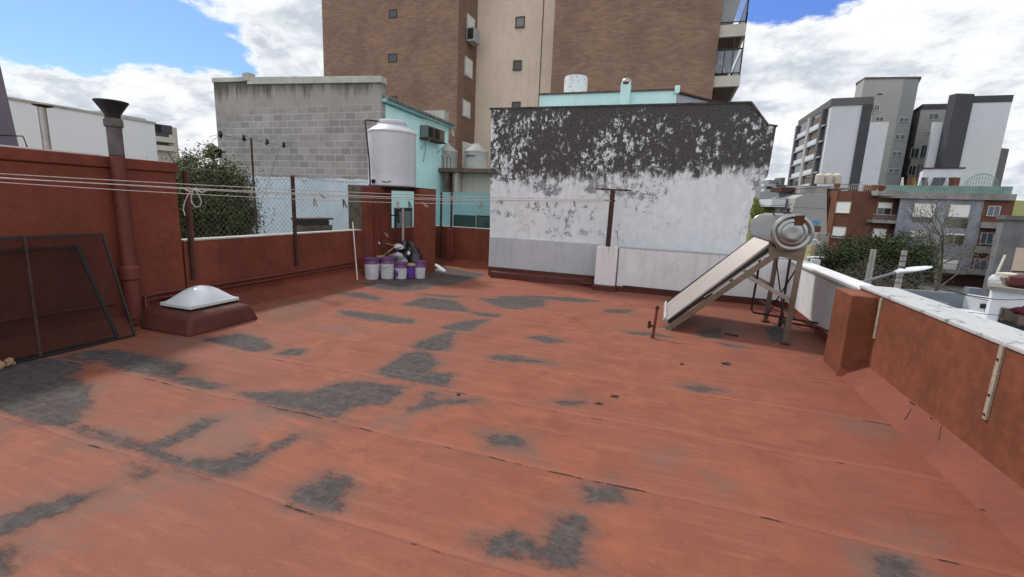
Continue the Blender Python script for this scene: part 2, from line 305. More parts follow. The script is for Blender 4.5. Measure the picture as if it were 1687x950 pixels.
# ------------------------------------------------------------------ mesh builder
ORG = {}
class MB:
    def __init__(s): s.v = []; s.f = []
    def quad(s, *p):
        i = len(s.v); s.v += [tuple(q) for q in p]; s.f.append(tuple(range(i, i+len(p)))); return s
    def hexa(s, P):  # 8 pts: bottom 4 ccw, top 4
        i = len(s.v); s.v += [tuple(q) for q in P]
        for f in ((3, 2, 1, 0), (4, 5, 6, 7), (0, 1, 5, 4), (1, 2, 6, 5), (2, 3, 7, 6), (3, 0, 4, 7)): s.f.append(tuple(i+k for k in f))
        return s
    def box(s, x0, x1, y0, y1, z0, z1):
        return s.hexa([(x0, y0, z0), (x1, y0, z0), (x1, y1, z0), (x0, y1, z0), (x0, y0, z1), (x1, y0, z1), (x1, y1, z1), (x0, y1, z1)])
    def prism(s, poly, z0, z1):
        a = sum(poly[i][0]*poly[(i+1) % len(poly)][1]-poly[(i+1) % len(poly)][0]*poly[i][1] for i in range(len(poly)))
        if a < 0: poly = poly[::-1]
        n = len(poly); i = len(s.v)
        s.v += [(p[0], p[1], z0) for p in poly]+[(p[0], p[1], z1) for p in poly]
        s.f.append(tuple(i+k for k in range(n))[::-1]); s.f.append(tuple(i+n+k for k in range(n)))
        for k in range(n): s.f.append((i+k, i+(k+1) % n, i+n+(k+1) % n, i+n+k))
        return s
    def ext(s, poly, dvec):  # 3D polygon extruded by a vector
        n = len(poly); i = len(s.v); d = Vector(dvec)
        s.v += [tuple(p) for p in poly]+[tuple(Vector(p)+d) for p in poly]
        s.f.append(tuple(i+k for k in range(n))); s.f.append(tuple(i+n+k for k in range(n))[::-1])
        for k in range(n): s.f.append((i+k, i+n+k, i+n+(k+1) % n, i+(k+1) % n))
        return s
    def tube(s, pts, r, n=8):
        pts = [Vector(p) for p in pts]; rs = r if isinstance(r, (list, tuple)) else [r]*len(pts)
        i0 = len(s.v); prev = None
        for k, p in enumerate(pts):
            d = (pts[min(k+1, len(pts)-1)]-pts[max(k-1, 0)]).normalized()
            if prev is None:
                a = d.cross(Vector((0, 0, 1)) if abs(d.z) < .9 else Vector((1, 0, 0))).normalized()
            else: a = (prev-d*prev.dot(d)).normalized()
            prev = a; b = d.cross(a)
            for j in range(n):
                th = 2*math.pi*j/n+math.pi/n; s.v.append(tuple(p+(a*math.cos(th)+b*math.sin(th))*rs[k]))
        for k in range(len(pts)-1):
            for j in range(n):
                a_, b_ = i0+k*n+j, i0+k*n+(j+1) % n; s.f.append((a_, b_, b_+n, a_+n))
        s.f.append(tuple(i0+j for j in range(n))[::-1]); s.f.append(tuple(i0+(len(pts)-1)*n+j for j in range(n)))
        return s
    def bar(s, a, b, wx, wz, upv=(0, 0, 1)):  # rectangular bar between two points
        a, b = Vector(a), Vector(b); d = (b-a).normalized(); u_ = Vector(upv)
        if abs(d.dot(u_)) > .95: u_ = Vector((0, 1, 0))
        sx = d.cross(u_).normalized()*wx/2; sz = sx.cross(d).normalized()*wz/2
        return s.hexa([a-sx-sz, a+sx-sz, b+sx-sz, b-sx-sz, a-sx+sz, a+sx+sz, b+sx+sz, b-sx+sz])
    def lathe(s, c, prof, n=32, ax=(0, 0, 1), capb=True, capt=True):
        ax = Vector(ax).normalized(); a = ax.cross(Vector((1, 0, 0)) if abs(ax.x) < .9 else Vector((0, 0, 1))).normalized(); b = ax.cross(a); c = Vector(c); i0 = len(s.v)
        for r, h in prof:
            for j in range(n):
                th = 2*math.pi*j/n; s.v.append(tuple(c+ax*h+(a*math.cos(th)+b*math.sin(th))*r))
        for k in range(len(prof)-1):
            for j in range(n):
                p, q = i0+k*n+j, i0+k*n+(j+1) % n; s.f.append((p, q, q+n, p+n))
        if capb: s.f.append(tuple(i0+j for j in range(n))[::-1])
        if capt: s.f.append(tuple(i0+(len(prof)-1)*n+j for j in range(n)))
        return s
    def blob(s, c, r, seed=0, n=14, m_=9, amp=.2, squash=None):
        rr = random.Random(seed); ph = [(rr.uniform(0, 6), rr.uniform(1, 4), rr.uniform(1, 4)) for _ in range(6)]; i0 = len(s.v)
        for i in range(m_+1):
            th = math.pi*i/m_
            for j in range(n):
                f = 2*math.pi*j/n; k = 1+amp*sum(math.sin(p+a*f*1.0+b*th) for p, a, b in [(q[0], round(q[1]), q[2]) for q in ph])/2.5
                s.v.append((c[0]+r[0]*k*math.sin(th)*math.cos(f), c[1]+r[1]*k*math.sin(th)*math.sin(f), max(c[2]+r[2]*k*math.cos(th), squash if squash is not None else -99)))
        for i in range(m_):
            for j in range(n):
                a, b = i0+i*n+j, i0+i*n+(j+1) % n; s.f.append((a, a+n, b+n, b))
        return s
    def build(s, name, mat, parent=None, label=None, cat=None, group=None, kind=None, smooth=False, bevel=0, loc=None):
        V = np.array(s.v, dtype=float)
        if parent is not None: o0 = Vector(ORG[parent.name])
        elif loc is not None: o0 = Vector(loc)
        else: o0 = Vector(((V[:, 0].min()+V[:, 0].max())/2, (V[:, 1].min()+V[:, 1].max())/2, V[:, 2].min()))
        me = bpy.data.meshes.new(name); me.from_pydata((V-np.array(o0)).tolist(), [], s.f); me.validate(); me.update()
        me.materials.append(M[mat] if isinstance(mat, str) else mat)
        if smooth:
            me.polygons.foreach_set('use_smooth', [True]*len(me.polygons)); me.update()
            try: me.set_sharp_from_angle(angle=R(35))
            except Exception: pass
        o = bpy.data.objects.new(name, me); COL.objects.link(o)
        if parent is not None:
            o.parent = parent; ORG[o.name] = tuple(o0)
        else: o.location = o0; ORG[o.name] = tuple(o0)
        if parent is not None and False: pass
        if bevel:
            bm = o.modifiers.new('bevel', 'BEVEL'); bm.width = bevel; bm.segments = 2; bm.limit_method = 'ANGLE'
        tag(o, label, cat, group, kind)
        return o
def tag(o, label=None, cat=None, group=None, kind=None):
    if label: o['label'] = label
    if cat: o['category'] = cat
    if group: o['group'] = group
    if kind: o['kind'] = kind
def thing(name, loc, label, cat, group=None):
    o = bpy.data.objects.new(name, None); COL.objects.link(o); o.location = loc; o.empty_display_size = .1
    ORG[o.name] = tuple(loc); tag(o, label, cat, group); return o
def xy(p): return (p[0], p[1])

# ================================================================== SETTING
GZ = -6.5
MB().box(-400, 500, -200, 700, GZ-.3, GZ).build('ground', 'ground', kind='structure')
# street on the right, under the trees and lamp
MB().prism([(9, -40), (17, -40), (24, 150), (16, 150)], GZ+.002, GZ+.006).build('street', 'asphalt', kind='structure')
# our own building below the roof deck
MB().box(-5.95, 2.1, -2.6, 10.6, GZ, -.06).build('building_base', 'cream', kind='structure')

# ---- roof floor: grid with a wear map measured from the photograph (real stains of worn paint)
def c2(pts): return [(p[0]/1.997, 480+p[1]/1.996) for p in pts]
def c3(pts): return [(843+p[0]/1.999, 480+p[1]/1.998) for p in pts]
def c4(pts): return [(480+p[0]/2.714, 430+p[1]/2.714) for p in pts]
polys = [c2([(-60, 262), (200, 243), (262, 252), (215, 278), (300, 318), (285, 372), (245, 432), (200, 450), (100, 430), (60, 402), (-60, 375)]),
 c2([(-60, 262), (60, 235), (200, 215), (245, 205), (300, 235), (200, 262), (100, 262)]),
 c2([(245, 205), (340, 228), (420, 262), (560, 284), (610, 244), (480, 213), (380, 190), (290, 195)]),
 c2([(560, 284), (640, 285), (740, 315), (690, 320), (600, 300)]),
 c2([(235, 445), (340, 470), (480, 510), (580, 465), (665, 420), (715, 425), (620, 478), (510, 522), (600, 556), (690, 556), (770, 590), (745, 612), (620, 592), (500, 548), (400, 502)]),
 c2([(800, 335), (905, 328), (1010, 338), (1105, 303), (1200, 297), (1335, 315), (1272, 365), (1150, 378), (1112, 417), (1000, 402), (880, 382)]),
 c2([(1240, 265), (1310, 222), (1335, 202), (1405, 198), (1442, 240), (1400, 268), (1490, 272), (1462, 312), (1370, 298), (1290, 285)]),
 c2([(1362, 180), (1420, 150), (1495, 128), (1475, 192), (1385, 196)]), c2([(1450, 117), (1530, 98), (1605, 92), (1545, 127), (1490, 130)]),
 c2([(1115, 62), (1200, 70), (1368, 92), (1350, 104), (1230, 96), (1140, 80)]), c2([(1325, 42), (1400, 20), (1490, 28), (1545, 66), (1450, 60)]),
 c2([(1545, 66), (1640, 74), (1640, 84), (1570, 78)]),
 c2([(675, 160), (780, 140), (870, 155), (892, 190), (820, 196), (740, 176)]), c2([(910, 205), (960, 188), (1012, 188), (985, 210)]),
 c2([(958, 665), (1085, 602), (1090, 620), (1140, 613), (1160, 636), (1120, 652), (1112, 725), (1070, 728), (1025, 705), (960, 700)]),
 c2([(-60, 760), (150, 700), (345, 652), (240, 704), (100, 762), (-60, 830)]), c2([(-80, 850), (30, 850), (10, 939), (-80, 939)]),
 c2([(428, 572), (462, 575), (492, 600), (470, 617), (455, 600)]), c2([(725, 575), (835, 508), (815, 548), (990, 473), (905, 520), (825, 570), (790, 602)]),
 c2([(985, 473), (935, 495), (860, 530), (870, 520), (960, 475)]),
 c3([(248, 645), (300, 640), (345, 648), (352, 682), (262, 684)]),
 c3([(-110, 810), (0, 800), (100, 850), (170, 740), (225, 742), (232, 800), (215, 850), (240, 905), (150, 905), (60, 865), (-60, 870)]),
 c3([(1200, 872), (1300, 884), (1335, 925), (1310, 960), (1240, 960)]), c3([(55, 150), (110, 147), (172, 165), (120, 169)]), c3([(305, 60), (400, 61), (375, 72), (320, 70)]),
 c3([(-20, 212), (100, 230), (60, 233), (-10, 222)]), c3([(140, 360), (235, 366), (195, 374)]), c3([(372, 130), (470, 138), (520, 150), (400, 141)]), c3([(680, 168), (765, 182), (720, 184)]),
 c3([(560, 310), (620, 309), (700, 325), (600, 322)]), c3([(-110, 22), (20, 25), (105, 25), (105, 48), (20, 58), (-40, 50)]),
 c4([(300, 98), (420, 92), (560, 96), (640, 85), (610, 125), (500, 132), (400, 122)]), c4([(910, 160), (1100, 155), (1250, 162), (1390, 180), (1300, 182), (1100, 168), (980, 172)]),
 c4([(620, 150), (760, 160), (700, 165), (560, 145)]), c4([(200, 140), (300, 142), (400, 165), (380, 175), (260, 155)]), c4([(885, 425), (1000, 426), (1100, 446), (1180, 457), (1040, 447), (900, 440)]),
 c4([(520, 660), (600, 630), (600, 590), (640, 590), (630, 620), (840, 622), (700, 635), (600, 655), (530, 675)]), c4([(860, 780), (1000, 785), (1060, 830), (900, 820)]),
 [(1150, 545), (1185, 540), (1190, 556), (1160, 556)], [(1262, 540), (1285, 533), (1300, 560), (1275, 562)], [(600, 455), (730, 440), (800, 452), (740, 470), (640, 474)]]
weights = [.0]*len(polys); weights[-4] = 0.0
gx = np.arange(-5.95, 2.12, .04); gy = np.arange(-2.6, 10.6, .04)
GX, GY = np.meshgrid(gx, gy); P = np.stack([GX.ravel(), GY.ravel()], 1)
wear = np.full(len(P), -.5)
for pl, wt in zip(polys, weights):
    Q = np.array([xy(onz(px, py)) for px, py in pl])
    if Q[:, 1].min() > 12: continue
    n = len(Q); dmin = np.full(len(P), 9.); ins = np.zeros(len(P), bool)
    for i in range(n):
        a, b = Q[i], Q[(i+1) % n]; ab = b-a
        tt = np.clip(((P-a)@ab)/max(ab@ab, 1e-9), 0, 1); dmin = np.minimum(dmin, np.hypot(*(P-a-tt[:, None]*ab).T))
        cond = (a[1] > P[:, 1]) != (b[1] > P[:, 1])
        with np.errstate(divide='ignore', invalid='ignore'): xi = (b[0]-a[0])*(P[:, 1]-a[1])/(b[1]-a[1])+a[0]
        ins ^= cond & (P[:, 0] < xi)
    wear = np.maximum(wear, np.where(ins, dmin, -dmin)+wt)
hz = .004*np.sin(P[:, 0]*1.7+1)*np.sin(P[:, 1]*1.1)+.003*np.sin(P[:, 0]*4.1+P[:, 1]*2.3)+.002*np.sin(P[:, 0]*.9-P[:, 1]*6.1)
nx, ny = len(gx), len(gy)
me = bpy.data.meshes.new('roof_floor')
idx = np.arange(nx*ny).reshape(ny, nx)
F = np.stack([idx[:-1, :-1], idx[:-1, 1:], idx[1:, 1:], idx[1:, :-1]], -1).reshape(-1, 4)
me.from_pydata(np.column_stack([P, hz]).tolist(), [], F.tolist())
hzp = [c2([(560, 430), (880, 370), (1000, 420), (880, 470), (700, 560), (500, 545)]), c2([(120, 780), (230, 770), (240, 840), (130, 850)]), c2([(300, 690), (560, 620), (500, 720), (300, 740)]), c2([(860, 40), (1100, 20), (1000, 80), (880, 110)]),
 c2([(200, 440), (420, 460), (400, 520), (260, 480)]), c2([(560, 140), (680, 150), (620, 200), (430, 190)]), c4([(360, 680), (560, 670), (540, 760), (380, 750)]), c4([(860, 770), (1080, 790), (1160, 860), (930, 840)]), c4([(100, 285), (340, 290), (330, 330), (150, 320)]),
 c3([(590, 580), (720, 600), (870, 665), (700, 665)]), c3([(450, 540), (570, 530), (560, 580), (460, 580)]), c3([(1040, 420), (1290, 430), (1250, 500), (1100, 470)]), c3([(1160, 760), (1420, 800), (1400, 960), (1140, 960)]), c3([(-20, 480), (120, 520), (140, 570), (-20, 540)]), c3([(560, 90), (760, 110), (800, 150), (640, 150)]), c2([(0, 560), (60, 300), (20, 260), (-60, 600)])]
haze = np.full(len(P), -.5)
for pl in hzp:
    Q = np.array([xy(onz(px, py)) for px, py in pl]); n = len(Q); dmin = np.full(len(P), 9.); ins = np.zeros(len(P), bool)
    for i in range(n):
        a, b = Q[i], Q[(i+1) % n]; ab = b-a
        tt = np.clip(((P-a)@ab)/max(ab@ab, 1e-9), 0, 1); dmin = np.minimum(dmin, np.hypot(*(P-a-tt[:, None]*ab).T))
        cond = (a[1] > P[:, 1]) != (b[1] > P[:, 1])
        with np.errstate(divide='ignore', invalid='ignore'): xi = (b[0]-a[0])*(P[:, 1]-a[1])/(b[1]-a[1])+a[0]
        ins ^= cond & (P[:, 0] < xi)
    haze = np.maximum(haze, np.where(ins, dmin, -dmin))
ah = me.attributes.new('scuff', 'FLOAT', 'POINT'); ah.data.foreach_set('value', np.clip(haze, -.5, .5).astype(np.float32))
at_ = me.attributes.new('wear', 'FLOAT', 'POINT'); at_.data.foreach_set('value', np.clip(wear, -.5, .5).astype(np.float32))
me.polygons.foreach_set('use_smooth', [True]*len(me.polygons))
fl = bpy.data.objects.new('roof_floor', me); COL.objects.link(fl); fl['kind'] = 'structure'
m, t = newmat('worn_red_roof_membrane')
wr = t.add('ShaderNodeAttribute', attribute_name='wear').outputs['Fac']
sp = t.add('ShaderNodeSeparateXYZ', {0: t.pos}); x, y = sp.outputs[0], sp.outputs[1]
nb = t.noise(t.pos, .55, 4, .6); nm = t.noise(t.pos, 2.6, 6, .68, .4); nf = t.noise(t.pos, 14, 6, .7); ng = t.noise(t.pos, 110, 3, .6)
nsx = t.noise(t.scale(t.pos, 1.0, 9, 1), 1.6, 6, .7, .3)   # roller strokes along the sheets
nsy = t.noise(t.scale(t.vmath('ADD', t.pos, (4, 4, 0)), 8, 1.2, 1), 1.6, 5, .7, .3)
col = t.mix(t.step(nm, .33, .67), (.245, .078, .043), (.160, .048, .029))
col = t.mix(t.step(nb, .38, .64), col, (.190, .064, .040))
col = t.mix(t.math('MULTIPLY', t.step(nsx, .47, .68), .42), col, (.29, .105, .064))
col = t.mix(t.math('MULTIPLY', t.step(nsy, .52, .72), .30), col, (.20, .072, .055))
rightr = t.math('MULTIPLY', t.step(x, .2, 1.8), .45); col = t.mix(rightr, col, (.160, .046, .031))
col = t.mix(t.math('MULTIPLY', t.step(nf, .52, .70), .30), col, (.17, .072, .058))
# faint worn haze
hzn = t.add('ShaderNodeAttribute', attribute_name='scuff').outputs['Fac']
big2 = t.noise(t.pos, 1.1, 6, .7, .5)
col = t.mix(t.math('MULTIPLY', t.step(big2, .50, .72), .40), col, (.17, .064, .044))
mot = t.noise(t.scale(t.pos, .8, 1.3, 1), 5.0, 9, .74, .3)
col = t.mix(t.math('MULTIPLY', t.step(mot, .52, .70), .50), col, (.115, .043, .031))
hzm = t.math('MULTIPLY', t.step(t.math('ADD', hzn, t.math('ADD', t.math('MULTIPLY', t.math('SUBTRACT', nm, .5), .6), t.math('MULTIPLY', t.math('SUBTRACT', nf, .5), .25))), -.12, .16), t.step(nf, .35, .65, .25, .62))
col = t.mix(hzm, col, (.135, .088, .075))
fw = t.math('MULTIPLY', t.step(t.math('ADD', wr, t.math('MULTIPLY', t.math('SUBTRACT', nm, .5), .75)), -.22, .12), .50)
col = t.mix(fw, col, (.13, .080, .065))
sc = t.noise(t.scale(t.pos, 1, 1.6, 1), 3.7, 7, .72, .6)
sct = t.math('MULTIPLY', t.step(sc, .62, .70), .5); col = t.mix(sct, col, (.12, .075, .065))
wv = t.math('ADD', wr, t.math('ADD', t.math('MULTIPLY', t.math('SUBTRACT', nm, .5), .10), t.math('ADD', t.math('MULTIPLY', t.math('SUBTRACT', nf, .5), .15), t.math('MULTIPLY', t.math('SUBTRACT', t.noise(t.pos, 45, 4, .7), .5), .05))))
fb = t.noise(t.scale(t.pos, .75, 1.25, 1), 7.0, 12, .78, .25); fb2 = t.noise(t.scale(t.vmath('ADD', t.pos, (9, 3, 0)), .6, 1.5, 1), 19, 8, .75)
wv = t.math('ADD', wr, t.math('ADD', t.math('MULTIPLY', t.math('SUBTRACT', fb, .5), .28), t.math('MULTIPLY', t.math('SUBTRACT', fb2, .5), .12)))
core = t.step(wv, -.034, .016); feather = t.math('MULTIPLY', t.step(wv, -.11, .0), .36)
inner = t.step(t.math('ADD', fb2, t.math('MULTIPLY', wr, 1.2)), .33, .48, .68, .97)
wm = t.math('MAXIMUM', t.math('MULTIPLY', core, inner), feather)
speck = t.step(t.add('ShaderNodeTexVoronoi', {'Vector': t.pos, 'Scale': 9.0}).outputs[0], .022, .034, 1, 0)
col = t.mix(t.math('MULTIPLY', speck, t.step(nm, .5, .6, 0, .7)), col, (.42, .34, .30))
grey = t.mix(t.step(t.math('ADD', t.math('MULTIPLY', nf, .6), t.math('MULTIPLY', nsx, .4)), .38, .62), (.034, .034, .037), (.070, .064, .062))
grey = t.mix(t.math('MULTIPLY', t.step(nf, .5, .7), .5), grey, (.12, .088, .074))
col = t.mix(wm, col, grey)
# sheet laps every 0.83 m, with slight wobble; black gaps where they have opened
wob = t.math('MULTIPLY', t.math('SUBTRACT', t.noise(t.scale(t.pos, .7, .05, 1), 1.0, 3), .5), .10)
fine = t.math('MULTIPLY', t.math('SUBTRACT', t.noise(t.scale(t.pos, 9, .2, 1), 1.0, 3), .5), .018)
ys = t.math('ADD', t.math('ADD', y, t.math('ADD', wob, fine)), t.math('MULTIPLY', x, -.006))
ph = t.math('FRACT', t.math('DIVIDE', t.math('ADD', ys, -1.675+.832*8), .832))
dd = t.math('MULTIPLY', t.math('MINIMUM', ph, t.math('SUBTRACT', 1.0, ph)), .832)
row = t.math('FLOOR', t.math('DIVIDE', t.math('ADD', ys, -1.675+.832*8), .832))
gv_ = t.add('ShaderNodeCombineXYZ', {0: t.math('MULTIPLY', x, 1.9), 1: t.math('MULTIPLY', t.math('FLOOR', t.math('ADD', t.math('DIVIDE', t.math('ADD', ys, -1.675+.832*8), .832), .5)), 7.31), 2: 0.0}).outputs[0]
gn = t.noise(gv_, 1.15, 5, .68)
open_ = t.step(gn, .555, .60)
gap = t.math('MULTIPLY', t.step(t.math('SUBTRACT', dd, t.math('MULTIPLY', t.step(gn, .55, .75), .007)), .003, .007, 1, 0), open_)
hair = t.math('MULTIPLY', t.step(dd, .003, .014, 1, 0), .55)
col = t.mix(hair, col, (.15, .05, .038)); lap_highlight = t.step(ph, 0.0, .10, .30, 0.0); col = t.mix(lap_highlight, col, (.32, .115, .072))  # dark hair line, then an edge highlight painted along each lap
col = t.mix(gap, col, (.022, .014, .012))
col = t.mix(t.math('MULTIPLY', t.step(ng, .45, .75), .16), col, (.34, .17, .12))
hgt = t.math('ADD', t.math('ADD', t.math('MULTIPLY', t.step(ph, 0, .012), -.5), t.math('MULTIPLY', nm, .5)), t.math('ADD', t.math('MULTIPLY', nf, .25), t.math('ADD', t.math('MULTIPLY', ng, .10), t.math('MULTIPLY', wm, -.15))))
hgt = t.math('ADD', hgt, t.math('ADD', t.math('MULTIPLY', gap, -1.2), t.math('MULTIPLY', core, -.35)))
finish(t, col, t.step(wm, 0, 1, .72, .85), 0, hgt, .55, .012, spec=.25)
me.materials.append(m)

# ================================================================== OUR ROOF: WALLS
LX = -5.85
wt = thing('tall_wall', (LX-.15, .8, 0), 'tall dark red parapet wall at left with a raised band along its top', 'wall')
MB().box(LX-.3, LX, -2.6, 4.13, -.05, 1.80).build('wall', 'red', wt, bevel=.012)
MB().box(LX-.32, LX+.02, -2.62, 4.15, 1.803, 1.925).build('coping', 'red', wt, bevel=.015)
MB().ext([(LX, -2.6, .14), (LX, -2.6, 0), (LX+.22, -2.6, -.02)], (0, 6.73, 0)).build('skirting', 'red', wt)
wl = thing('low_wall', (LX-.08, 6, 0), 'low dark red parapet wall with a thin cream edge below the wire fence', 'wall')
MB().box(LX-.16, LX-.002, 4.153, 10.66, -.05, .95).build('wall', 'red', wl, bevel=.008)
MB().box(LX-.17, LX+.004, 4.155, 7.74, .953, .972).build('coping', 'cap', wl)
MB().ext([(LX, 4.15, .17), (LX, 4.15, 0), (LX+.30, 4.15, -.02)], (0, 5.4, 0)).build('skirting', 'red', wl)
wb = thing('back_wall', (-4.8, 10.55, 0), 'short dark red parapet wall at the back corner under the turquoise wall', 'wall')
MB().box(LX, -3.75, 10.5, 10.65, -.05, .96).build('wall', 'red', wb, bevel=.008)
MB().box(LX, -3.75, 10.495, 10.66, .963, .978).build('coping', 'cap', wb)
MB().ext([(LX, 10.5, .16), (LX, 10.5, 0), (LX, 10.2, -.02)], (2.1, 0, 0)).build('skirting', 'red', wb)
p = MB().box(-5.30, -5.12, 10.38, 10.499, 0, .93).build('buttress', 'red', wb, bevel=.01)

# big mouldy party wall
pw = thing('party_wall', (-1.1, 9.6, 0), 'big whitewashed party wall blackened by mould over its upper half', 'wall')
topL = ony(808, 180, 9.5); P1 = ony(1235, 170, 9.5); P2 = ony(1262, 206, 9.5); P3 = ony(1279, 208, 9.5); P4 = ony(1265, 290, 9.5); P4b = ony(1247, 308, 9.5); P5 = ony(1238, 345, 9.5); P6 = ony(1228, 410, 9.5)
edge = []
for a, b in ((P4b, P5), (P5, P6)):
    for k in range(6):
        q = a.lerp(b, k/6); edge.append((q.x+random.uniform(-.02, .02), 9.5, q.z))
poly = [(-3.75, 9.5, -.05), (-3.84, 9.5, topL.z), (P1.x, 9.5, P1.z), (P2.x, 9.5, P2.z), (P3.x, 9.5, P3.z), (P4.x, 9.5, P4.z)]+edge+[(1.36, 9.5, .8), (1.36, 9.5, -.05)]
MB().ext(poly[::-1], (0, .3, 0)).build('wall', 'mould', pw)
g = MB(); g.ext([(topL.x-.02, 9.485, topL.z), (P1.x+.01, 9.485, P1.z), (P1.x+.03, 9.485, P1.z+.035), (topL.x-.02, 9.485, topL.z+.03)], (0, .33, 0))
g.ext([(P1.x+.01, 9.485, P1.z), (P2.x, 9.485, P2.z), (P2.x+.04, 9.485, P2.z+.02), (P1.x+.03, 9.485, P1.z+.035)], (0, .33, 0))
g.ext([(P2.x, 9.485, P2.z), (P3.x+.02, 9.485, P3.z), (P3.x+.02, 9.485, P3.z+.02), (P2.x+.04, 9.485, P2.z+.02)], (0, .33, 0))
g.build('coping', plain('mossy_dark_coping', (.05, .052, .042), .9, var=.5, sc=6), pw)
MB().box(-3.76, -1.3, 9.44, 9.5, .20, .865).build('painted_band', 'greywhite', pw, bevel=.008)
MB().box(-3.76, -1.3, 9.43, 9.5, -.05, .197).build('skirting', 'skirt', pw, bevel=.01)
MB().box(-3.62, -1.33, 9.18, 9.43, -.02, .135).build('ledge', 'skirt', pw, bevel=.02)
# white parapet in front
wp = thing('white_wall', (.4, 9.1, 0), 'low white wall across the back of the roof right of the white pillar', 'wall')
MB().box(-.88, 2.12, 9.05, 9.2, .10, .855).build('wall', 'white', wp, bevel=.008)
MB().box(-.88, 2.12, 9.035, 9.2, -.05, .097).build('skirting', 'skirt', wp, bevel=.006)
MB().box(-.90, 2.10, 9.04, 9.22, .858, .872).build('coping', 'greywhite', wp)
pp = thing('white_pillar', (-1.1, 9.0, 0), 'squat white pillar with rust stains that carries the clothesline post', 'pillar')
m, t = newmat('rust_stained_white'); sp = t.add('ShaderNodeSeparateXYZ', {0: t.pos})
st = t.noise(t.scale(t.pos, 14, 14, .8), 1.0, 4, .7); rs = t.math('MULTIPLY', t.step(st, .44, .60), t.step(sp.outputs[2], .50, .86))
nr = t.math('MULTIPLY', t.step(sp.outputs[0], -1.22, -1.14), t.step(sp.outputs[0], -1.02, -.94, 1, 0))
n = t.noise(t.pos, 3, 5)
finish(t, t.mix(t.math('MULTIPLY', t.math('MULTIPLY', rs, nr), .8), t.mix(n, (.58, .58, .60), (.68, .67, .68)), (.30, .17, .07)), .75, 0, t.noise(t.pos, 30, 4), .2, .01); M['ruststain'] = m
MB().box(-1.30, -.90, 8.93, 9.3, .11, .865).build('shaft', 'ruststain', pp, bevel=.01)
MB().box(-1.33, -.87, 8.88, 9.3, -.02, .107).build('plinth', 'skirt', pp, bevel=.015)
# right parapet, white far part
RX = 2.02
wr_ = thing('side_wall', (2.2, 7.5, 0), 'low white side wall behind the water heater with pale coping', 'wall')
MB().box(RX+.07, RX+.25, 5.85, 9.25, .10, .80).build('wall', 'white', wr_, bevel=.006)
MB().box(RX+.06, RX+.25, 5.85, 9.03, -.05, .097).build('skirting', 'red', wr_)
MB().box(RX+.03, RX+.30, 5.85, 9.27, .803, .845).build('coping', 'white', wr_, bevel=.008)
rp = thing('parapet_wall', (2.2, 2, 0), 'orange red parapet wall on the right with black stained white coping', 'wall')
MB().box(RX, RX+.28, -2.6, 5.85, -.05, .862).build('wall', 'red_bright', rp, bevel=.008)
MB().box(RX-.012, RX+.33, -2.6, 5.84, .865, .90).build('coping', 'coping', rp, bevel=.01)
sk = [(RX, -2.6, .15), (RX, -2.6, -.02), (RX-.22, -2.6, -.02), (RX-.20, -2.6, .006)]
MB().ext(sk, (0, 7.96, 0)).build('skirting', plain('red_cant_strip', (.170, .050, .032), .75, var=.15, sc=2.2, bump=.4, bsc=14, stain=((.15, .05, .04), .4)), rp)
pa = onz(1379.5, 613, .02); 
pl = thing('red_pilaster', (1.9, 5.5, 0), 'orange red pilaster standing against the right parapet', 'pillar')
MB().box(1.80, RX+.05, 5.36, 5.86, -.02, .845).build('shaft', 'red_bright', pl, bevel=.012)
MB().ext([(1.80, 5.365, .10), (1.765, 5.30, 0), (RX, 5.30, 0), (RX, 5.365, .10)], (0, .03, .0)).build('base', 'red', pl)
# peeling metal brackets
a, b = onx(1652, 568, RX-.01), onx(1619, 688, RX-.01)
bk = thing('metal_bracket', (RX-.01, a.y, b.z), 'peeling cream metal strip fixed to the orange parapet at right', 'bracket')
MB().bar((RX-.008, a.y, b.z), (RX-.008, a.y, .868), .035, .014, (1, 0, 0)).build('strip', 'bracket', bk)
for z in (b.z+.03, b.z+.16, .78): MB().lathe((RX-.016, a.y, z), [(.009, 0), (.008, .006)], 8, (-1, 0, 0)).build('bolt', 'iron', bk)
MB().bar((RX-.008, 5.27, .45), (RX-.008, 5.27, .855), .035, .014, (1, 0, 0)).build('metal_bracket', 'bracket', label='peeling metal strip in the shade beside the red pilaster', cat='bracket')
# cracks torn in the cant strip
for ti, (ax, ay, bx, by) in enumerate(((1352, 397, 1376, 411), (1440, 455, 1450, 463), (1297, 420, 1312, 407), (1405, 500, 1430, 478), (1553, 686, 1567, 694))):
    A = onz(843+ax/2, 480+ay/2, .07); B = onz(843+bx/2, 480+by/2, .07)
    for Q in (A, B):
        Q.x = min(Q.x, RX-.01); Q.z = .004+.145*max(0, (Q.x-(RX-.20)))/.20
    MB().bar(A, B, (.012, .009, .007, .004, .010)[ti], .006).build('torn_seam', 'black', label=('widest dark tear at the top of the red cant strip', 'small dark tear below the widest one under the parapet', 'short slanting dark tear nearest the red pilaster', 'hairline slanting crack in the middle of the cant strip', 'dark tear at the lower edge of the cant strip nearest the camera')[ti], cat='tear', group='tears in the right cant strip')

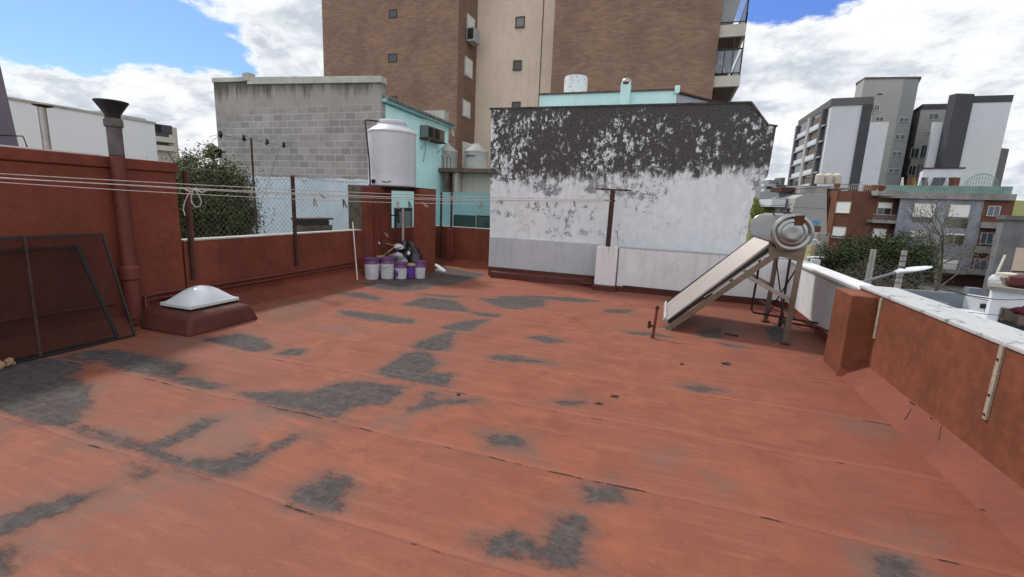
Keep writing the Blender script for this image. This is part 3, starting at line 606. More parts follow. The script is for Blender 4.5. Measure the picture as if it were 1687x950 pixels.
# ================================================================== LEFT SIDE ITEMS
# big flue
fx = LX+.085
fp = thing('vent_flue', (fx, 3.45, 0), 'large fibre cement flue with flared black cowl rising past the red wall', 'chimney pipe')
MB().lathe((fx, 3.45, .02), [(.075, 0), (.075, .62)], 20).build('lower_pipe', 'redpipe', fp, smooth=True)
MB().lathe((fx, 3.45, .56), [(.074, 0), (.094, .02), (.094, .15), (.074, .17)], 20).build('collar', 'redpipe', fp, smooth=True)
MB().lathe((fx, 3.45, .73), [(.068, 0), (.068, 1.21)], 20).build('painted_pipe', 'redpipe', fp, smooth=True)
MB().lathe((fx, 3.45, 1.93), [(.068, 0), (.068, .36)], 20).build('upper_pipe', 'fibro', fp, smooth=True)
MB().lathe((fx, 3.45, 2.23), [(.075, 0), (.083, .01), (.085, .07), (.075, .09)], 20).build('clamp', 'fibro', fp, smooth=True)
MB().lathe((fx, 3.45, 2.31), [(.065, 0), (.07, .05), (.10, .10), (.135, .155), (.150, .175), (.148, .188), (.128, .18), (.085, .12), (.05, .06), (0.001, .05)], 24).build('cowl', 'soot', fp, smooth=True)
# horizontal pipes along left wall
for k, (zz_, rr) in enumerate(((.345, .017), (.285, .014))):
    y0 = 3.62
    g = MB(); pts = [(LX+.03, 7.45, zz_-.03*0), (LX+.03, 5.6, zz_-.01), (LX+.03, y0+.1, zz_)]
    pts += [(LX+.03, y0, zz_-.01), (LX+.05, y0-.02, zz_-.05), (LX+.08, y0-.04, zz_-.16), (LX+.13, y0-.1, zz_-.20), (LX+.15, y0-.25, zz_-.21)] if k == 0 else [(LX+.03, y0+.02, zz_-.01), (LX+.06, y0, zz_-.10), (LX+.14, y0-.12, zz_-.21), (LX+.16, y0-.25, zz_-.22)]
    g.tube(pts, rr, 8); g.build('water_pipe', 'redpipe', smooth=True, label=('upper' if k == 0 else 'lower')+' red painted pipe running along the foot of the left wall', cat='pipe', group='pipes along the left wall')
MB().tube([(LX+.03, 3.3, .31), (LX+.03, 1.2, .33), (LX+.03, -2.0, .34)], .016, 8).build('water_pipe', 'redpipe', smooth=True, label='red painted pipe behind the leaning mesh screens', cat='pipe', group='pipes along the left wall')
# leaning screens
sc_ = thing('mesh_screen', (-5.55, 1.7, 0), 'large black framed insect mesh screen leaning on the left red wall', 'screen')
def SP(y, f): return Vector((-5.42+(-5.79+5.42)*f, y, .015+1.075*f))
ya, yb = .25, 3.22; yt = 3.24
fr = MB(); fr.bar(SP(ya, 0), SP(yb, 0), .018, .018); fr.bar(SP(ya, 1), SP(yt, 1), .02, .024); fr.bar(SP(yb, 0), SP(yt, 1), .018, .018, (1, 0, 0)); fr.bar(SP(ya, 0), SP(ya, 1), .028, .025, (1, 0, 0))
fr.build('frame', 'darkframe', sc_)
MB().bar(SP(2.42, 0), SP(2.60, 1), .022, .02, (1, 0, 0)).build('crossbar', 'iron', sc_)
MB().quad(SP(ya, .01), SP(yb, .01), SP(yt, .99), SP(ya, .99)).build('mesh', 'screen', sc_)
sc2 = thing('mesh_screen', (-5.65, 1.7, 0), 'second dark mesh screen tucked between the front screen and the red wall', 'screen')
def SQ(y, f): return Vector((-5.50+(-5.82+5.50)*f, y, .015+.96*f))
fr = MB(); fr.bar(SQ(ya, 0), SQ(3.1, 0), .02, .02); fr.bar(SQ(ya, 1), SQ(3.02, 1), .02, .02); fr.bar(SQ(3.1, 0), SQ(3.02, 1), .035, .02, (1, 0, 0)); fr.build('frame', 'darkframe', sc2)
MB().quad(SQ(ya, .01), SQ(3.1, .01), SQ(3.02, .99), SQ(ya, .99)).build('mesh', 'screen', sc2)
for k, (px, py, r_) in enumerate(((8, 606, .028), (26, 600, .02))):
    q = onz(px, py, .03); q.x = -5.30
    MB().blob((q.x-.1, q.y, .03), (r_, r_*1.6, .03), 5+k, amp=.5, squash=.006).build('paper_scrap', 'wood', label=('larger' if k == 0 else 'smaller')+' crumpled brownish scrap at the foot of the mesh screen', cat='litter', group='paper scraps')
# skylight
c0 = Vector((-5.33, 3.90, 0))
skl = thing('skylight', (-5.35, 3.9, 0), 'white domed skylight on a dark red sloping curb near the left wall', 'skylight')
X0, X1, Y0, Y1 = LX+.04, -4.88, 3.43, 4.37
MB().hexa([(X0, Y0, -.02), (X1, Y0, -.02), (X1, Y1, -.02), (X0, Y1, -.02), (X0+.05, Y0+.07, .215), (X1-.06, Y0+.07, .215), (X1-.05, Y1-.09, .215), (X0+.05, Y1-.09, .215)]).build('curb', M['skirt'], skl, bevel=.045, smooth=True)
dx0, dx1, dy0, dy1 = -5.62, -5.15, 3.66, 4.28
g = MB().box(dx0, dx1, dy0, dy1, .21, .24); g.build('seal', 'black', skl)
g = MB().box(dx0-.012, dx1+.012, dy0-.012, dy1+.012, .24, .278); g.build('frame', plain('white_frame_plastic', (.6, .62, .63), .4, var=.05), skl, bevel=.004)
g = MB(); N = 28
for i in range(N+1):
    for j in range(N+1):
        u, v = i/N, j/N; e = max(abs(2*u-1), abs(2*v-1)); rr = min(1, (abs(2*u-1)**2.4+abs(2*v-1)**2.4)**(1/2.4))
        hgt_ = ((1-abs(2*u-1)**2.1)*(1-abs(2*v-1)**2.1))**.85
        g.v.append((dx0+(dx1-dx0)*u, dy0+(dy1-dy0)*v, .277+.175*hgt_))
for i in range(N):
    for j in range(N):
        a_ = i*(N+1)+j; g.f.append((a_, a_+N+1, a_+N+2, a_+1))
dm = g.build('dome', 'opal', skl); dm.data.polygons.foreach_set('use_smooth', [True]*len(dm.data.polygons))
# fence posts and wire
def chainlink(A, B, z0, z1, pitch=.085, r=.0019):
    A, B = Vector(A), Vector(B); L = (B-A).length; d = (B-A)/L; hh = z1-z0; g = MB()
    k = -hh
    while k < L:
        for sgn in (1, -1):
            s0, s1 = k, k+hh
            t0, t1 = max(0, -s0/hh), min(1, (L-s0)/hh)
            if t1 > t0:
                za, zb = (z0+hh*t0, z0+hh*t1) if sgn == 1 else (z1-hh*t0, z1-hh*t1)
                p_, q_ = A+d*(s0+hh*t0), A+d*(s0+hh*t1)
                g.tube([(p_.x, p_.y, za), (q_.x, q_.y, zb)], r, 3)
        k += pitch
    return g
fn = thing('wire_fence', (LX-.03, 5.9, .97), 'chain link fence on rusty posts above the low left wall', 'fence')
fX = LX-.03
chainlink((fX, 4.22, 0), (fX, 7.72, 0), .98, 1.88).build('wire_mesh', 'wiredark', fn)
MB().box(LX+.001, LX+.042, 4.20, 4.235, .45, 1.83).build('post', 'iron', fn); MB().box(LX+.001, LX+.03, 4.236, 4.27, .45, 1.83).build('post', 'redpipe', fn)
MB().box(LX+.001, LX+.042, 5.955, 6.0, .44, 1.90).build('post', 'iron', fn)
MB().tube([(fX, 4.22, 1.88), (fX, 7.72, 1.88)], .003, 4).build('top_wire', 'galv', fn)
fb = thing('wire_fence', (-4.8, 10.55, .97), 'chain link fence on dark posts above the back corner wall', 'fence')
chainlink((LX, 10.57, 0), (-3.9, 10.57, 0), .98, 1.84).build('wire_mesh', 'wiredark', fb)
for x_, zb in ((ony(727, 350, 10.48).x, .1), (ony(744, 350, 10.48).x, .97), (ony(812, 350, 10.48).x+.02, .97)):  # first post runs on down the wall, standing in for a dark vertical shadow
    MB().box(x_-.025, x_+.02, 10.46, 10.49, zb, 1.82).build('post', 'iron', fb)

# ================================================================== TANK STAND AND BUCKET CORNER
ts = thing('tank_stand', (-5.6, 8.6, 0), 'dark red masonry piers carrying the big white water tank', 'stand')
MB().box(-6.18, LX+.02, 7.78, 8.78, -.02, 1.83).build('pier', 'red', ts, bevel=.012)
MB().box(-6.17, LX-.01, 7.755, 7.779, .975, 1.84).build('bare_patch', 'rough', ts)
MB().box(-5.32, -5.0, 8.84, 9.26, -.02, 1.835).build('pier', 'red', ts, bevel=.012)
MB().box(LX+.021, LX+.05, 8.1, 8.14, .0, 1.6).build('conduit', 'redpipe', ts)
MB().box(-6.68, -5.20, 8.40, 9.65, 1.838, 1.862).build('slab', 'iron', ts, bevel=.004)
MB().box(-6.6, -5.33, 8.55, 9.5, 1.79, 1.836).build('beam', 'iron', ts)
tc = (-5.97, 9.02)
tk = thing('water_tank', (tc[0], tc[1], 1.863), 'big white round plastic water tank on the dark red piers', 'water tank')
prof = [(.50, 0), (.522, .02), (.525, .06), (.517, .075), (.518, .3), (.517, .7), (.515, 1.12), (.527, 1.135), (.528, 1.165), (.51, 1.185), (.40, 1.26), (.30, 1.325)]
MB().lathe((tc[0], tc[1], 1.863), prof, 64).build('tank_body', 'tankwhite', tk, smooth=True)
MB().lathe((tc[0], tc[1], 3.185), [(.305, 0), (.315, .01), (.31, .07), (.27, .09), (.05, .10)], 48).build('lid', 'tankwhite', tk, smooth=True)
q = ony(621, 301, 8.45)
MB().lathe((-6.10, 8.515, 1.955), [(.045, 0), (.048, .03), (.04, .05)], 16, (.15, -1, 0)).build('outlet_cap', 'black', tk, smooth=True)
g = MB()   # moulded script band low on the tank
for i in range(9):
    a0 = -math.pi/2+.16+i*.040; a1 = a0+.040
    z0 = 1.965+.008*math.sin(i*1.9); z1 = 1.965+.008*math.sin((i+1)*1.9)-.0
    g.tube([(tc[0]+.518*math.cos(a0), tc[1]+.518*math.sin(a0), z0-.02*math.sin(i/8*3.1)), (tc[0]+.518*math.cos(a1), tc[1]+.518*math.sin(a1), z1-.02*math.sin((i+1)/8*3.1))], .010+.005*(i % 2), 6)
g.build('moulded_mark', 'purplegrey', tk)
for th in (-.25, -.62): 
    MB().box(tc[0]+.5*math.cos(th)-.02, tc[0]+.5*math.cos(th)+.02, tc[1]+.5*math.sin(th)-.01, tc[1]+.5*math.sin(th)+.01, 1.863, 1.90).build('foot_clip', 'iron', tk)
# overflow pipe up the front-left of the tank
a = ony(612, 308, 8.40); b = ony(606, 199, 8.45)
MB().tube([(a.x, 8.36, 1.80), (a.x-.02, 8.36, 2.4), (b.x, 8.36, b.z-.03), (b.x+.01, 8.37, b.z), (b.x+.04, 8.40, b.z+.01), (b.x+.22, 8.55, b.z+.005)], .016, 8).build('overflow_pipe', 'iron', smooth=True, label='rusty vent pipe rising in front of the big white tank', cat='pipe')
# pipe, valve at the back of the opening
gp = thing('grey_drainpipe', (-5.6, 9.0, 0), 'upright grey pipe with dark valve between the tank piers', 'pipe')
a = ony(661, 343, 8.75); b = ony(664, 405, 8.75)
MB().tube([(b.x, 8.75, .35), (b.x, 8.75, a.z)], .036, 12).build('pipe', 'galv', gp, smooth=True)
g = MB(); g.tube([(b.x-.30, 8.72, a.z-.16), (b.x-.06, 8.72, a.z-.16)], .014, 8); g.tube([(b.x-.10, 8.70, a.z-.02), (b.x-.08, 8.70, a.z-.32)], .026, 8); g.tube([(b.x-.2, 8.72, a.z-.08), (b.x-.03, 8.72, a.z-.06)], .012, 6)
g.build('valve', 'black', gp, smooth=True)
tp = thing('garden_tap', (-5.8, 8.4, .8), 'small brass tap on a red pipe beside the paint buckets', 'tap')
g = MB(); a = onx(633, 335, LX+.04); q = onx(631, 385, LX+.06)
g.tube([(LX+.04, q.y, .0), (LX+.04, q.y, q.z), (LX+.09, q.y, q.z)], .012, 8); g.build('riser', 'redpipe', tp, smooth=True)
g = MB(); g.tube([(LX+.09, q.y, q.z), (LX+.16, q.y, q.z-.01), (LX+.17, q.y, q.z-.05)], .013, 8); g.tube([(LX+.12, q.y-.03, q.z+.03), (LX+.12, q.y+.03, q.z+.03)], .006, 6); g.build('spout', 'antenna', tp, smooth=True)

def bucket(px, py, r, h_, label, body='bucket', lid='purple', handle=True, lidr=1.05, band=.24):
    q = onz(px, py); b = thing('paint_bucket', (q.x, q.y+r, 0), label, 'bucket', 'paint buckets by the tank stand')
    c = (q.x, q.y+r, 0.004)
    MB().lathe(c, [(r*.86, 0), (r*.88, .01), (r*.97, h_*(1-band))], 28).build('tub', body, b, smooth=True)
    MB().lathe((c[0], c[1], h_*(1-band)), [(r*1.02, 0), (r*1.04, .01), (r*1.0, .02), (r*1.0, h_*band-.03), (r*lidr, h_*band-.025), (r*lidr, h_*band), (r*.9, h_*band+.008), (r*.88, h_*band-.006), (0.001, h_*band-.004)], 28, capb=True).build('lid', lid, b, smooth=True)
    if handle:
        g = MB(); pts = []
        for i in range(13):
            a_ = math.pi*i/12; pts.append((c[0]-r*1.03*math.cos(a_), c[1]-.7*r-.35*r*math.sin(a_)-.005, h_*(1-band)-.01-.42*r*math.sin(a_)*1.2))
        g.tube(pts, .004, 6); g.build('handle', 'black', b)
    return b
bucket(605, 461, .150, .42, 'white paint bucket with purple rim next to the white stick', handle=False)
bucket(631, 460, .150, .42, 'white paint bucket with purple lid and drooping black wire handle')
b3 = bucket(655, 460, .128, .33, 'smaller white bucket smeared with violet paint in front of the sheet', handle=False, band=.3)
bucket(673, 459, .095, .30, 'small violet paint can under a yellowed lid', body='violet', lid='yellowlid', handle=False, lidr=1.3, band=.14)
bucket(687, 459, .118, .36, 'white bucket with rounded shiny purple lid nearest the right pier', handle=False, band=.34)
def smear(b, r, h0, h1, a0, a1, mat, seed, nm='paint_smear'):
    rg = random.Random(seed); c = b.location; g = MB(); N = 10
    for i in range(N):
        A_, B_ = a0+(a1-a0)*i/N, a0+(a1-a0)*(i+1)/N; zb, zt_ = h0+rg.uniform(0, .05), h1-rg.uniform(0, .07)
        rr_ = r*(.88+.09*(h0/.3)); g.quad((c.x+rr_*math.cos(A_), c.y+rr_*math.sin(A_), zb), (c.x+rr_*math.cos(B_), c.y+rr_*math.sin(B_), zb), (c.x+r*.985*math.cos(B_), c.y+r*.985*math.sin(B_), zt_), (c.x+r*.985*math.cos(A_), c.y+r*.985*math.sin(A_), zt_))
    g.build(nm, mat, b)
smear(b3, .129, .02, .20, -2.6, -1.5, 'violet', 4)
# buckets behind
bucket(618, 452, .13, .40, 'grey lidded bucket half hidden behind the front two white buckets', lid='yellowlid', handle=False)
# handles and sticks
q0 = onz(589, 463); q1 = at(581, 365, (q0-CAMP).dot(fwd)+.05)
MB().tube([q0, q1], .011, 8).build('broom_stick', 'paleplastic', smooth=True, label='pale upright stick standing left of the paint buckets', cat='stick')
D0 = (onz(640, 455)-CAMP).dot(fwd)
MB().tube([at(583, 387, D0+.1), at(648, 404, D0+.5)], .011, 8).build('broom_stick', 'pinkish', smooth=True, label='thin pinkish stick lying across behind the buckets', cat='stick')
br = thing('paint_roller_pole', tuple(at(652, 440, D0-.05)), 'diagonal pole with pale grip sticking out of the buckets', 'pole')
MB().tube([at(654, 442, D0-.0), at(626, 402, D0+.15)], .014, 8).build('pole', 'darkframe', br, smooth=True)
MB().tube([at(626, 402, D0+.15), at(611, 383, D0+.2)], .013, 8).build('grip', 'paleplastic', br, smooth=True)
sh = thing('shovel', tuple(at(630, 428, D0)), 'old shovel lying with its grey blade up on the black bag', 'shovel')
MB().tube([at(618, 432, D0+.1), at(652, 405, D0+.3)], .014, 8).build('shaft', 'wood', sh, smooth=True)
g = MB(); c_ = at(656, 404, D0+.3); g.blob((c_.x, c_.y, c_.z), (.11, .06, .05), 3, amp=.12); g.build('blade', 'galv', sh, smooth=True)
q = at(662, 425, D0+.35)
MB().blob((q.x+.02, q.y+.15, .36), (.25, .20, .28), 11, n=30, m_=20, amp=.30, squash=0.0).build('rubbish_bag', 'bagblack', smooth=True, label='bulging black rubbish bag behind the paint buckets', cat='bag')
q = at(655, 424, D0+.05)
MB().blob((q.x, q.y, q.z-.03), (.21, .09, .13), 23, n=30, m_=18, amp=.34).build('plastic_sheet', 'bagsilver', smooth=True, label='crumpled silvery sheet heaped over the black bag', cat='sheet')
q = at(650, 403, D0+.3)
MB().blob((q.x+.12, q.y-.04, q.z-.03), (.11, .06, .05), 29, n=22, m_=12, amp=.25).build('cloth_bundle', 'paper', smooth=True, label='bundled pale grey cloth on top of the black bag', cat='cloth')
q = at(673, 417, D0+.15)
MB().blob((q.x, q.y, q.z), (.035, .03, .04), 2, amp=.2).build('rag', 'paper', smooth=True, label='small pale rag at the right edge of the black bag', cat='cloth')
q = onz(714, 446)
g = MB(); g.hexa([(q.x-.02, q.y, 0), (q.x+.30, q.y-.04, 0), (q.x+.30, q.y+.14, 0), (q.x, q.y+.2, 0), (q.x-.02, q.y+.02, .17), (q.x+.14, q.y, .10), (q.x+.16, q.y+.1, .10), (q.x, q.y+.14, .17)])
cb = g.build('cement_bag', 'paper', bevel=.03, smooth=True, label='slumped white printed paper bag on the floor right of the pier', cat='bag')
MB().box(q.x+.03, q.x+.10, q.y-.004, q.y+.0, .05, .11).build('printed_mark', 'purplegrey', cb)

# ================================================================== SOLAR WATER HEATER
HX, HZ, HR = 1.385, 1.405, .228
hy0, hy1 = 6.22, 7.92
sh_ = thing('solar_water_heater', (.9, 7.0, 0), 'solar water heater with shiny steel drum above a sloping tube panel', 'solar heater')
MB().lathe((HX, hy0, HZ), [(HR-.012, 0), (HR, .012), (HR, .05), (HR-.004, .055), (HR-.004, hy1-hy0-.055), (HR, hy1-hy0-.05), (HR, hy1-hy0-.012), (HR-.012, hy1-hy0)], 72, (0, 1, 0), capb=False, capt=True).build('tank', 'steel', sh_, smooth=True)
MB().lathe((HX, hy0, HZ), [(HR-.006, .01), (HR-.012, -.004), (HR-.035, -.008), (HR-.05, .004), (HR-.062, .012), (HR-.072, .004), (.128, 0), (.118, .010), (.108, .004), (.06, .006), (.001, .008)], 72, (0, 1, 0), capb=False, capt=True).build('end_cap', 'steel', sh_, smooth=True)
MB().hexa([(HX+.008-.0, hy0-.016, HZ+.09), (HX+.10, hy0-.016, HZ+.10), (HX+.10, hy0-.010, HZ+.10), (HX+.008, hy0-.010, HZ+.09), (HX-.0, hy0-.016, HZ+.205), (HX+.095, hy0-.016, HZ+.21), (HX+.095, hy0-.010, HZ+.21), (HX-.0, hy0-.010, HZ+.205)]).build('rusty_plate', 'rust', sh_)
g = MB(); g.lathe((HX, 6.62, HZ+HR-.01), [(.045, 0), (.05, .01), (.05, .02), (.012, .035), (.012, .05), (.03, .055), (.03, .07)], 16); g.build('filler_cap', 'iron', sh_, smooth=True)
g = MB(); g.tube([(HX-.1, 6.9, HZ+HR-.04), (HX-.1, 6.9, HZ+HR+.03)], .01, 6); g.build('vent_nipple', 'iron', sh_)
# panel tubes from foot to drum
fx0, fz0 = .10, .125; fx1, fz1 = 1.225, 1.265
ty0, ty1 = 6.42, 7.62
g = MB(); NTB = 16
for i in range(NTB):
    yy = ty0+.03+(ty1-ty0-.06)*i/(NTB-1); g.tube([(fx0, yy, fz0), (fx1, yy, fz1)], .0275, 12)
g.build('collector_tubes', 'tube', sh_, smooth=True)
MB().hexa([(fx0+.045, ty0, fz0-.005), (fx0+.045, ty1, fz0-.005), (fx1+.035, ty1, fz1-.025), (fx1+.035, ty0, fz1-.025), (fx0+.035, ty0, fz0+.005), (fx0+.035, ty1, fz0+.005), (fx1+.025, ty1, fz1-.015), (fx1+.025, ty0, fz1-.015)]).build('backing_sheet', 'brownconc', sh_)
dv = Vector((fx1-fx0, 0, fz1-fz0)).normalized(); nv = Vector((-dv.z, 0, dv.x))
g = MB(); 
g.bar(Vector((fx0-.01, ty0-.01, fz0))+nv*-.03, Vector((fx1+.02, ty0-.01, fz1))+nv*-.03, .02, .05, (0, 0, 1)); g.build('side_seal', 'black', sh_)
g = MB(); g.bar(Vector((fx0-.02, ty1+.01, fz0)), Vector((fx1, ty1+.01, fz1)), .02, .06); g.build('side_seal', 'black', sh_)
g = MB(); A = Vector((fx0, 0, fz0))
g.bar((fx0-.02, ty0-.02, fz0-.005), (fx0-.02, ty1+.02, fz0-.005), .05, .085, tuple(nv)); g.build('foot_rail', 'galv', sh_, bevel=.006)
for i in range(12):
    yy = ty0+.06+(ty1-ty0-.12)*i/11; MB().lathe((fx0-.03, yy, fz0+.028), [(.026, 0), (.028, .014), (.015, .022)], 10, tuple(nv*.6-dv*.4)).build('tube_holder', 'tankwhite', sh_, smooth=True)
g = MB(); g.tube([(fx1-.01, ty0, fz1+.015), (fx1-.01, ty1, fz1+.015)], .022, 8); g.build('gasket_strip', 'black', sh_)
# front stand rails (channel under the panel)
for yy, nm in ((ty0-.045, 'near'), (ty1+.03, 'far')):
    a, b = Vector((.10, yy, .01)), Vector((1.29, yy, 1.14))
    g = MB(); g.bar(a, b, .012, .075); g.bar(a+Vector((0, .02, .03)), b+Vector((0, .02, .03)), .045, .010); g.build('side_rail', 'tan', sh_, bevel=.002)
    g = MB(); a2 = Vector((.52, yy+.03, .50)); b2 = Vector((1.24, yy+.03, 1.18)); g.bar(a2, b2, .04, .01); g.build('inner_rail', 'galv', sh_)
    MB().box(.02, .16, yy-.03, yy+.04, 0, .012).build('foot_plate', 'galv', sh_)
    # rear leg
    xb = 1.52
    g = MB(); g.bar((xb, yy, .02), (1.545, yy, 1.13), .065, .012, (0, 1, 0)); g.bar((xb+.028, yy+.025, .02), (1.573, yy+.025, 1.13), .012, .05, (0, 1, 0)); g.build('leg', 'tan', sh_, bevel=.002)
    MB().box(xb-.045, xb+.06, yy-.03, yy+.05, 0, .014).build('foot_plate', 'iron', sh_)
    # cradle under the drum
    g = MB(); pl_ = []
    for i in range(13):
        th = math.radians(205+130*i/12); pl_.append((HX+(HR+.004)*math.cos(th), yy, HZ+(HR+.004)*math.sin(th)))
    pl_ += [(1.58, yy, 1.10), (1.575, yy, 1.03), (1.44, yy, 1.08), (1.30, yy, 1.11), (1.20, yy, 1.10)]
    g.ext(pl_, (0, .012, 0)); g.build('cradle', 'tan', sh_)
    # brace from leg to rail
    g = MB(); g.bar((.96, yy+.03, .84), (1.535, yy+.03, .56), .018, .05); g.build('brace', 'galv', sh_, bevel=.002)
g = MB(); g.tube([(1.53, ty0, .12), (1.53, ty1, .98)], .009, 6); g.tube([(1.535, ty0, .98), (1.53, ty1, .12)], .009, 6); g.build('cross_wires', 'iron', sh_)
MB().bar((.83, ty0-.03, .74), (.83, ty1+.03, .74), .05, .02).build('cross_rail', 'tan', sh_)
# plumbing between heater and wall
ph_ = thing('heater_pipes', (1.6, 7.3, 0), 'rusty brown pipes dropping from the heater to the side wall', 'pipe')
for pts in ([(1.30, 7.50, 1.2), (1.30, 7.50, .75), (1.28, 7.48, .20), (1.31, 7.46, .16), (1.75, 7.34, .15), (2.08, 7.22, .15)], [(1.62, 7.2, 1.2), (1.62, 7.2, .16), (1.66, 7.2, .12), (2.05, 6.95, .14)], [(1.62, 8.8, .12), (1.85, 7.6, .14), (2.09, 6.7, .15)]):
    MB().tube(pts, .016, 8).build('pipe', 'iron' if pts[0][0] != 1.62 or pts[0][1] < 8 else 'redpipe', ph_, smooth=True)
g = MB(); g.tube([(1.60, 7.2, .12), (1.74, 7.2, .12)], .03, 8); g.tube([(1.62, 7.2, .05), (1.62, 7.2, .2)], .026, 8); g.build('fitting', 'iron', ph_, smooth=True)
g = MB(); g.tube([(-.75, 8.98, .125), (.4, 8.97, .12), (1.4, 8.96, .125), (1.95, 8.96, .12)], .014, 8)
g.build('wall_pipe', 'iron', smooth=True, label='thin dark pipe along the foot of the low white wall', cat='pipe')
g = MB(); g.tube([(-1.55, 9.12, .03), (-1.52, 9.12, .17), (-1.46, 9.08, .18)], .02, 8); g.tube([(-1.6, 9.1, .09), (-1.38, 9.1, .09)], .022, 8)
g.build('drain_fitting', 'redpipe', smooth=True, label='red painted pipe elbow at the left foot of the white pillar', cat='pipe')
g = MB(); q = onz(1063, 478); g.blob((q.x, q.y, .04), (.06, .035, .035), 8, amp=.4); g.tube([(q.x, q.y, .02), (q.x+.02, q.y, .12)], .01, 6); g.build('floor_fitting', 'bracket', smooth=True, label='small rusty fitting on the floor before the low white wall', cat='fitting')
# pipe stub standing on floor
q = onz(1075, 557)
st_ = thing('pipe_stub', (q.x, q.y, 0), 'red pipe stub with a tap body standing alone on the roof', 'pipe')
MB().tube([(q.x, q.y, 0), (q.x+.02, q.y+.01, .40)], .017, 10).build('pipe', 'redpipe', st_, smooth=True)
g = MB(); g.lathe((q.x+.021, q.y+.01, .385), [(.024, 0), (.026, .01), (.022, .035)], 10); g.build('end_cap', 'iron', st_, smooth=True)
g = MB(); g.tube([(q.x+.01, q.y, .15), (q.x-.06, q.y-.01, .17)], .014, 8); g.tube([(q.x-.055, q.y-.01, .13), (q.x-.055, q.y-.01, .22)], .02, 8); g.build('valve', 'iron', st_, smooth=True)
MB().lathe((q.x, q.y, 0), [(.024, 0), (.022, .04)], 10).build('socket', 'redpipe', st_, smooth=True)
q = onz(1207, 553); MB().bar((q.x-.10, q.y+.03, .015), (q.x+.06, q.y-.03, .015), .03, .02).build('wood_scrap', 'iron', label='dark offcut lying on the roof under the sloping solar panel', cat='scrap')
g = MB(); q = onz(1197, 600); g.blob((q.x, q.y, .012), (.035, .03, .014), 4, amp=.3, squash=0.002); g.build('debris', plain('dirt_clump', (.07, .06, .05), .9), label='small dirt clump on the roof below the heater', cat='debris')
for k, (px, py, sz) in enumerate(((1012, 654, .03), (987, 665, .028), (755, 651, .02), (1123, 600, .02))):
    q = onz(px, py); MB().blob((q.x, q.y, .006), (sz, sz*.7, .007), 40+k, amp=.5, squash=.002).build('dry_leaf', plain('dead_leaf_%s' % 'abcd'[k], (.06, .045, .03), .9), label=('dry brown leaf on the bare red roof middle', 'curled dead leaf beside the one in mid roof', 'tiny dead leaf at the big grey patch', 'dry leaf lying below the pipe stub')[k], cat='leaf', group='dry leaves on the roof')

# ================================================================== CLOTHESLINE
cp = thing('clothesline_post', (-1.1, 9.02, .866), 'rusty T shaped clothesline post on the white pillar', 'post')
MB().bar((-1.1, 9.02, .866), (-1.09, 9.02, 1.96), .085, .07, (0, 1, 0)).build('upright', 'iron', cp)
MB().bar((-1.40, 9.02, 1.955), (-.75, 9.02, 1.945), .03, .028).build('crossbar', 'iron', cp)
MB().tube([(-1.22, 9.0, 1.74), (-1.02, 8.98, 1.74)], .012, 6).build('hook', 'iron', cp)
lines = []
def hang(name, A, B, sag, r, lab, n=40):
    A, B = Vector(A), Vector(B); pts = []
    for i in range(n+1):
        f = i/n; p_ = A.lerp(B, f); p_.z -= sag*4*f*(1-f); pts.append(p_)
    o = MB().tube(pts, r, 6); o.build(name, 'rope', smooth=True, label=lab, cat='clothesline', group='clotheslines across the roof'); lines.append(pts); return pts
L1 = hang('clothesline', at(-120, 279, 3.6), (-1.12, 9.0, 1.76), .05, .004, 'uppermost thin clothesline running from the left edge to the post')
L2 = hang('clothesline', at(-120, 286, 3.4), (-1.10, 9.0, 1.745), .065, .005, 'thicker middle clothesline holding the tied loop of rope')
L3 = hang('clothesline', at(-120, 292, 3.3), (-1.08, 9.0, 1.74), .115, .0035, 'lowest sagging clothesline carrying most of the pegs')
L4 = hang('clothesline', at(-120, 284, 3.5), (-1.38, 9.0, 1.73), .085, .0035, 'second thin clothesline just under the uppermost one')
e_ = [L[0] for L in (L1, L2, L3, L4)]; ec = sum(e_, Vector((0, 0, 0)))/4
lp2 = thing('line_post', (ec.x, ec.y, 0), 'rusty post that holds the near ends of the clotheslines at left', 'post')
ed = max(e_, key=lambda v: v.x)-min(e_, key=lambda v: v.x); ed.z = 0; ed.normalize()
MB().bar((ec.x, ec.y, 0), (ec.x, ec.y, ec.z+.05), .05, .05, (0, 1, 0)).build('upright', 'iron', lp2)
MB().bar(ec-ed*.35, ec+ed*.35, .03, .16).build('crossbar', 'iron', lp2)
def proj(p):
    d = p-CAMP; w_ = d.dot(fwd); return W_/2+FPX*d.dot(rt)/w_, H_/2-FPX*d.dot(up)/w_
def online(L, px):
    best = min(L, key=lambda p: abs(proj(p)[0]-px)); i = L.index(best)
    j = min(max(i+(1 if proj(best)[0] < px else -1), 0), len(L)-1)
    a, b = proj(L[i])[0], proj(L[j])[0]; f = (px-a)/(b-a) if abs(b-a) > 1e-6 else 0
    return L[i].lerp(L[j], f)
q = online(L2, 322)
kn = thing('rope_knot', tuple(q), 'spare grey rope tied in a hanging loop on the clothesline', 'rope')
g = MB(); D = (q-CAMP).dot(fwd)-.02
g.tube([at(*p_, D) for p_ in ((305, 312), (314, 316), (322, 312), (333, 317), (341, 313))], .007, 6); g.build('knot', 'rope', kn, smooth=True)
g = MB(); g.tube([at(*p_, D) for p_ in ((316, 314), (309, 322), (304, 333), (302, 345), (305, 355))], .005, 6); g.build('rope_tail', 'rope', kn, smooth=True)
g = MB(); g.tube([at(*p_, D) for p_ in ((318, 314), (315, 325), (316, 334), (322, 341), (329, 340), (332, 332), (328, 322), (322, 313))], .005, 6); g.build('rope_loop', 'rope', kn, smooth=True)
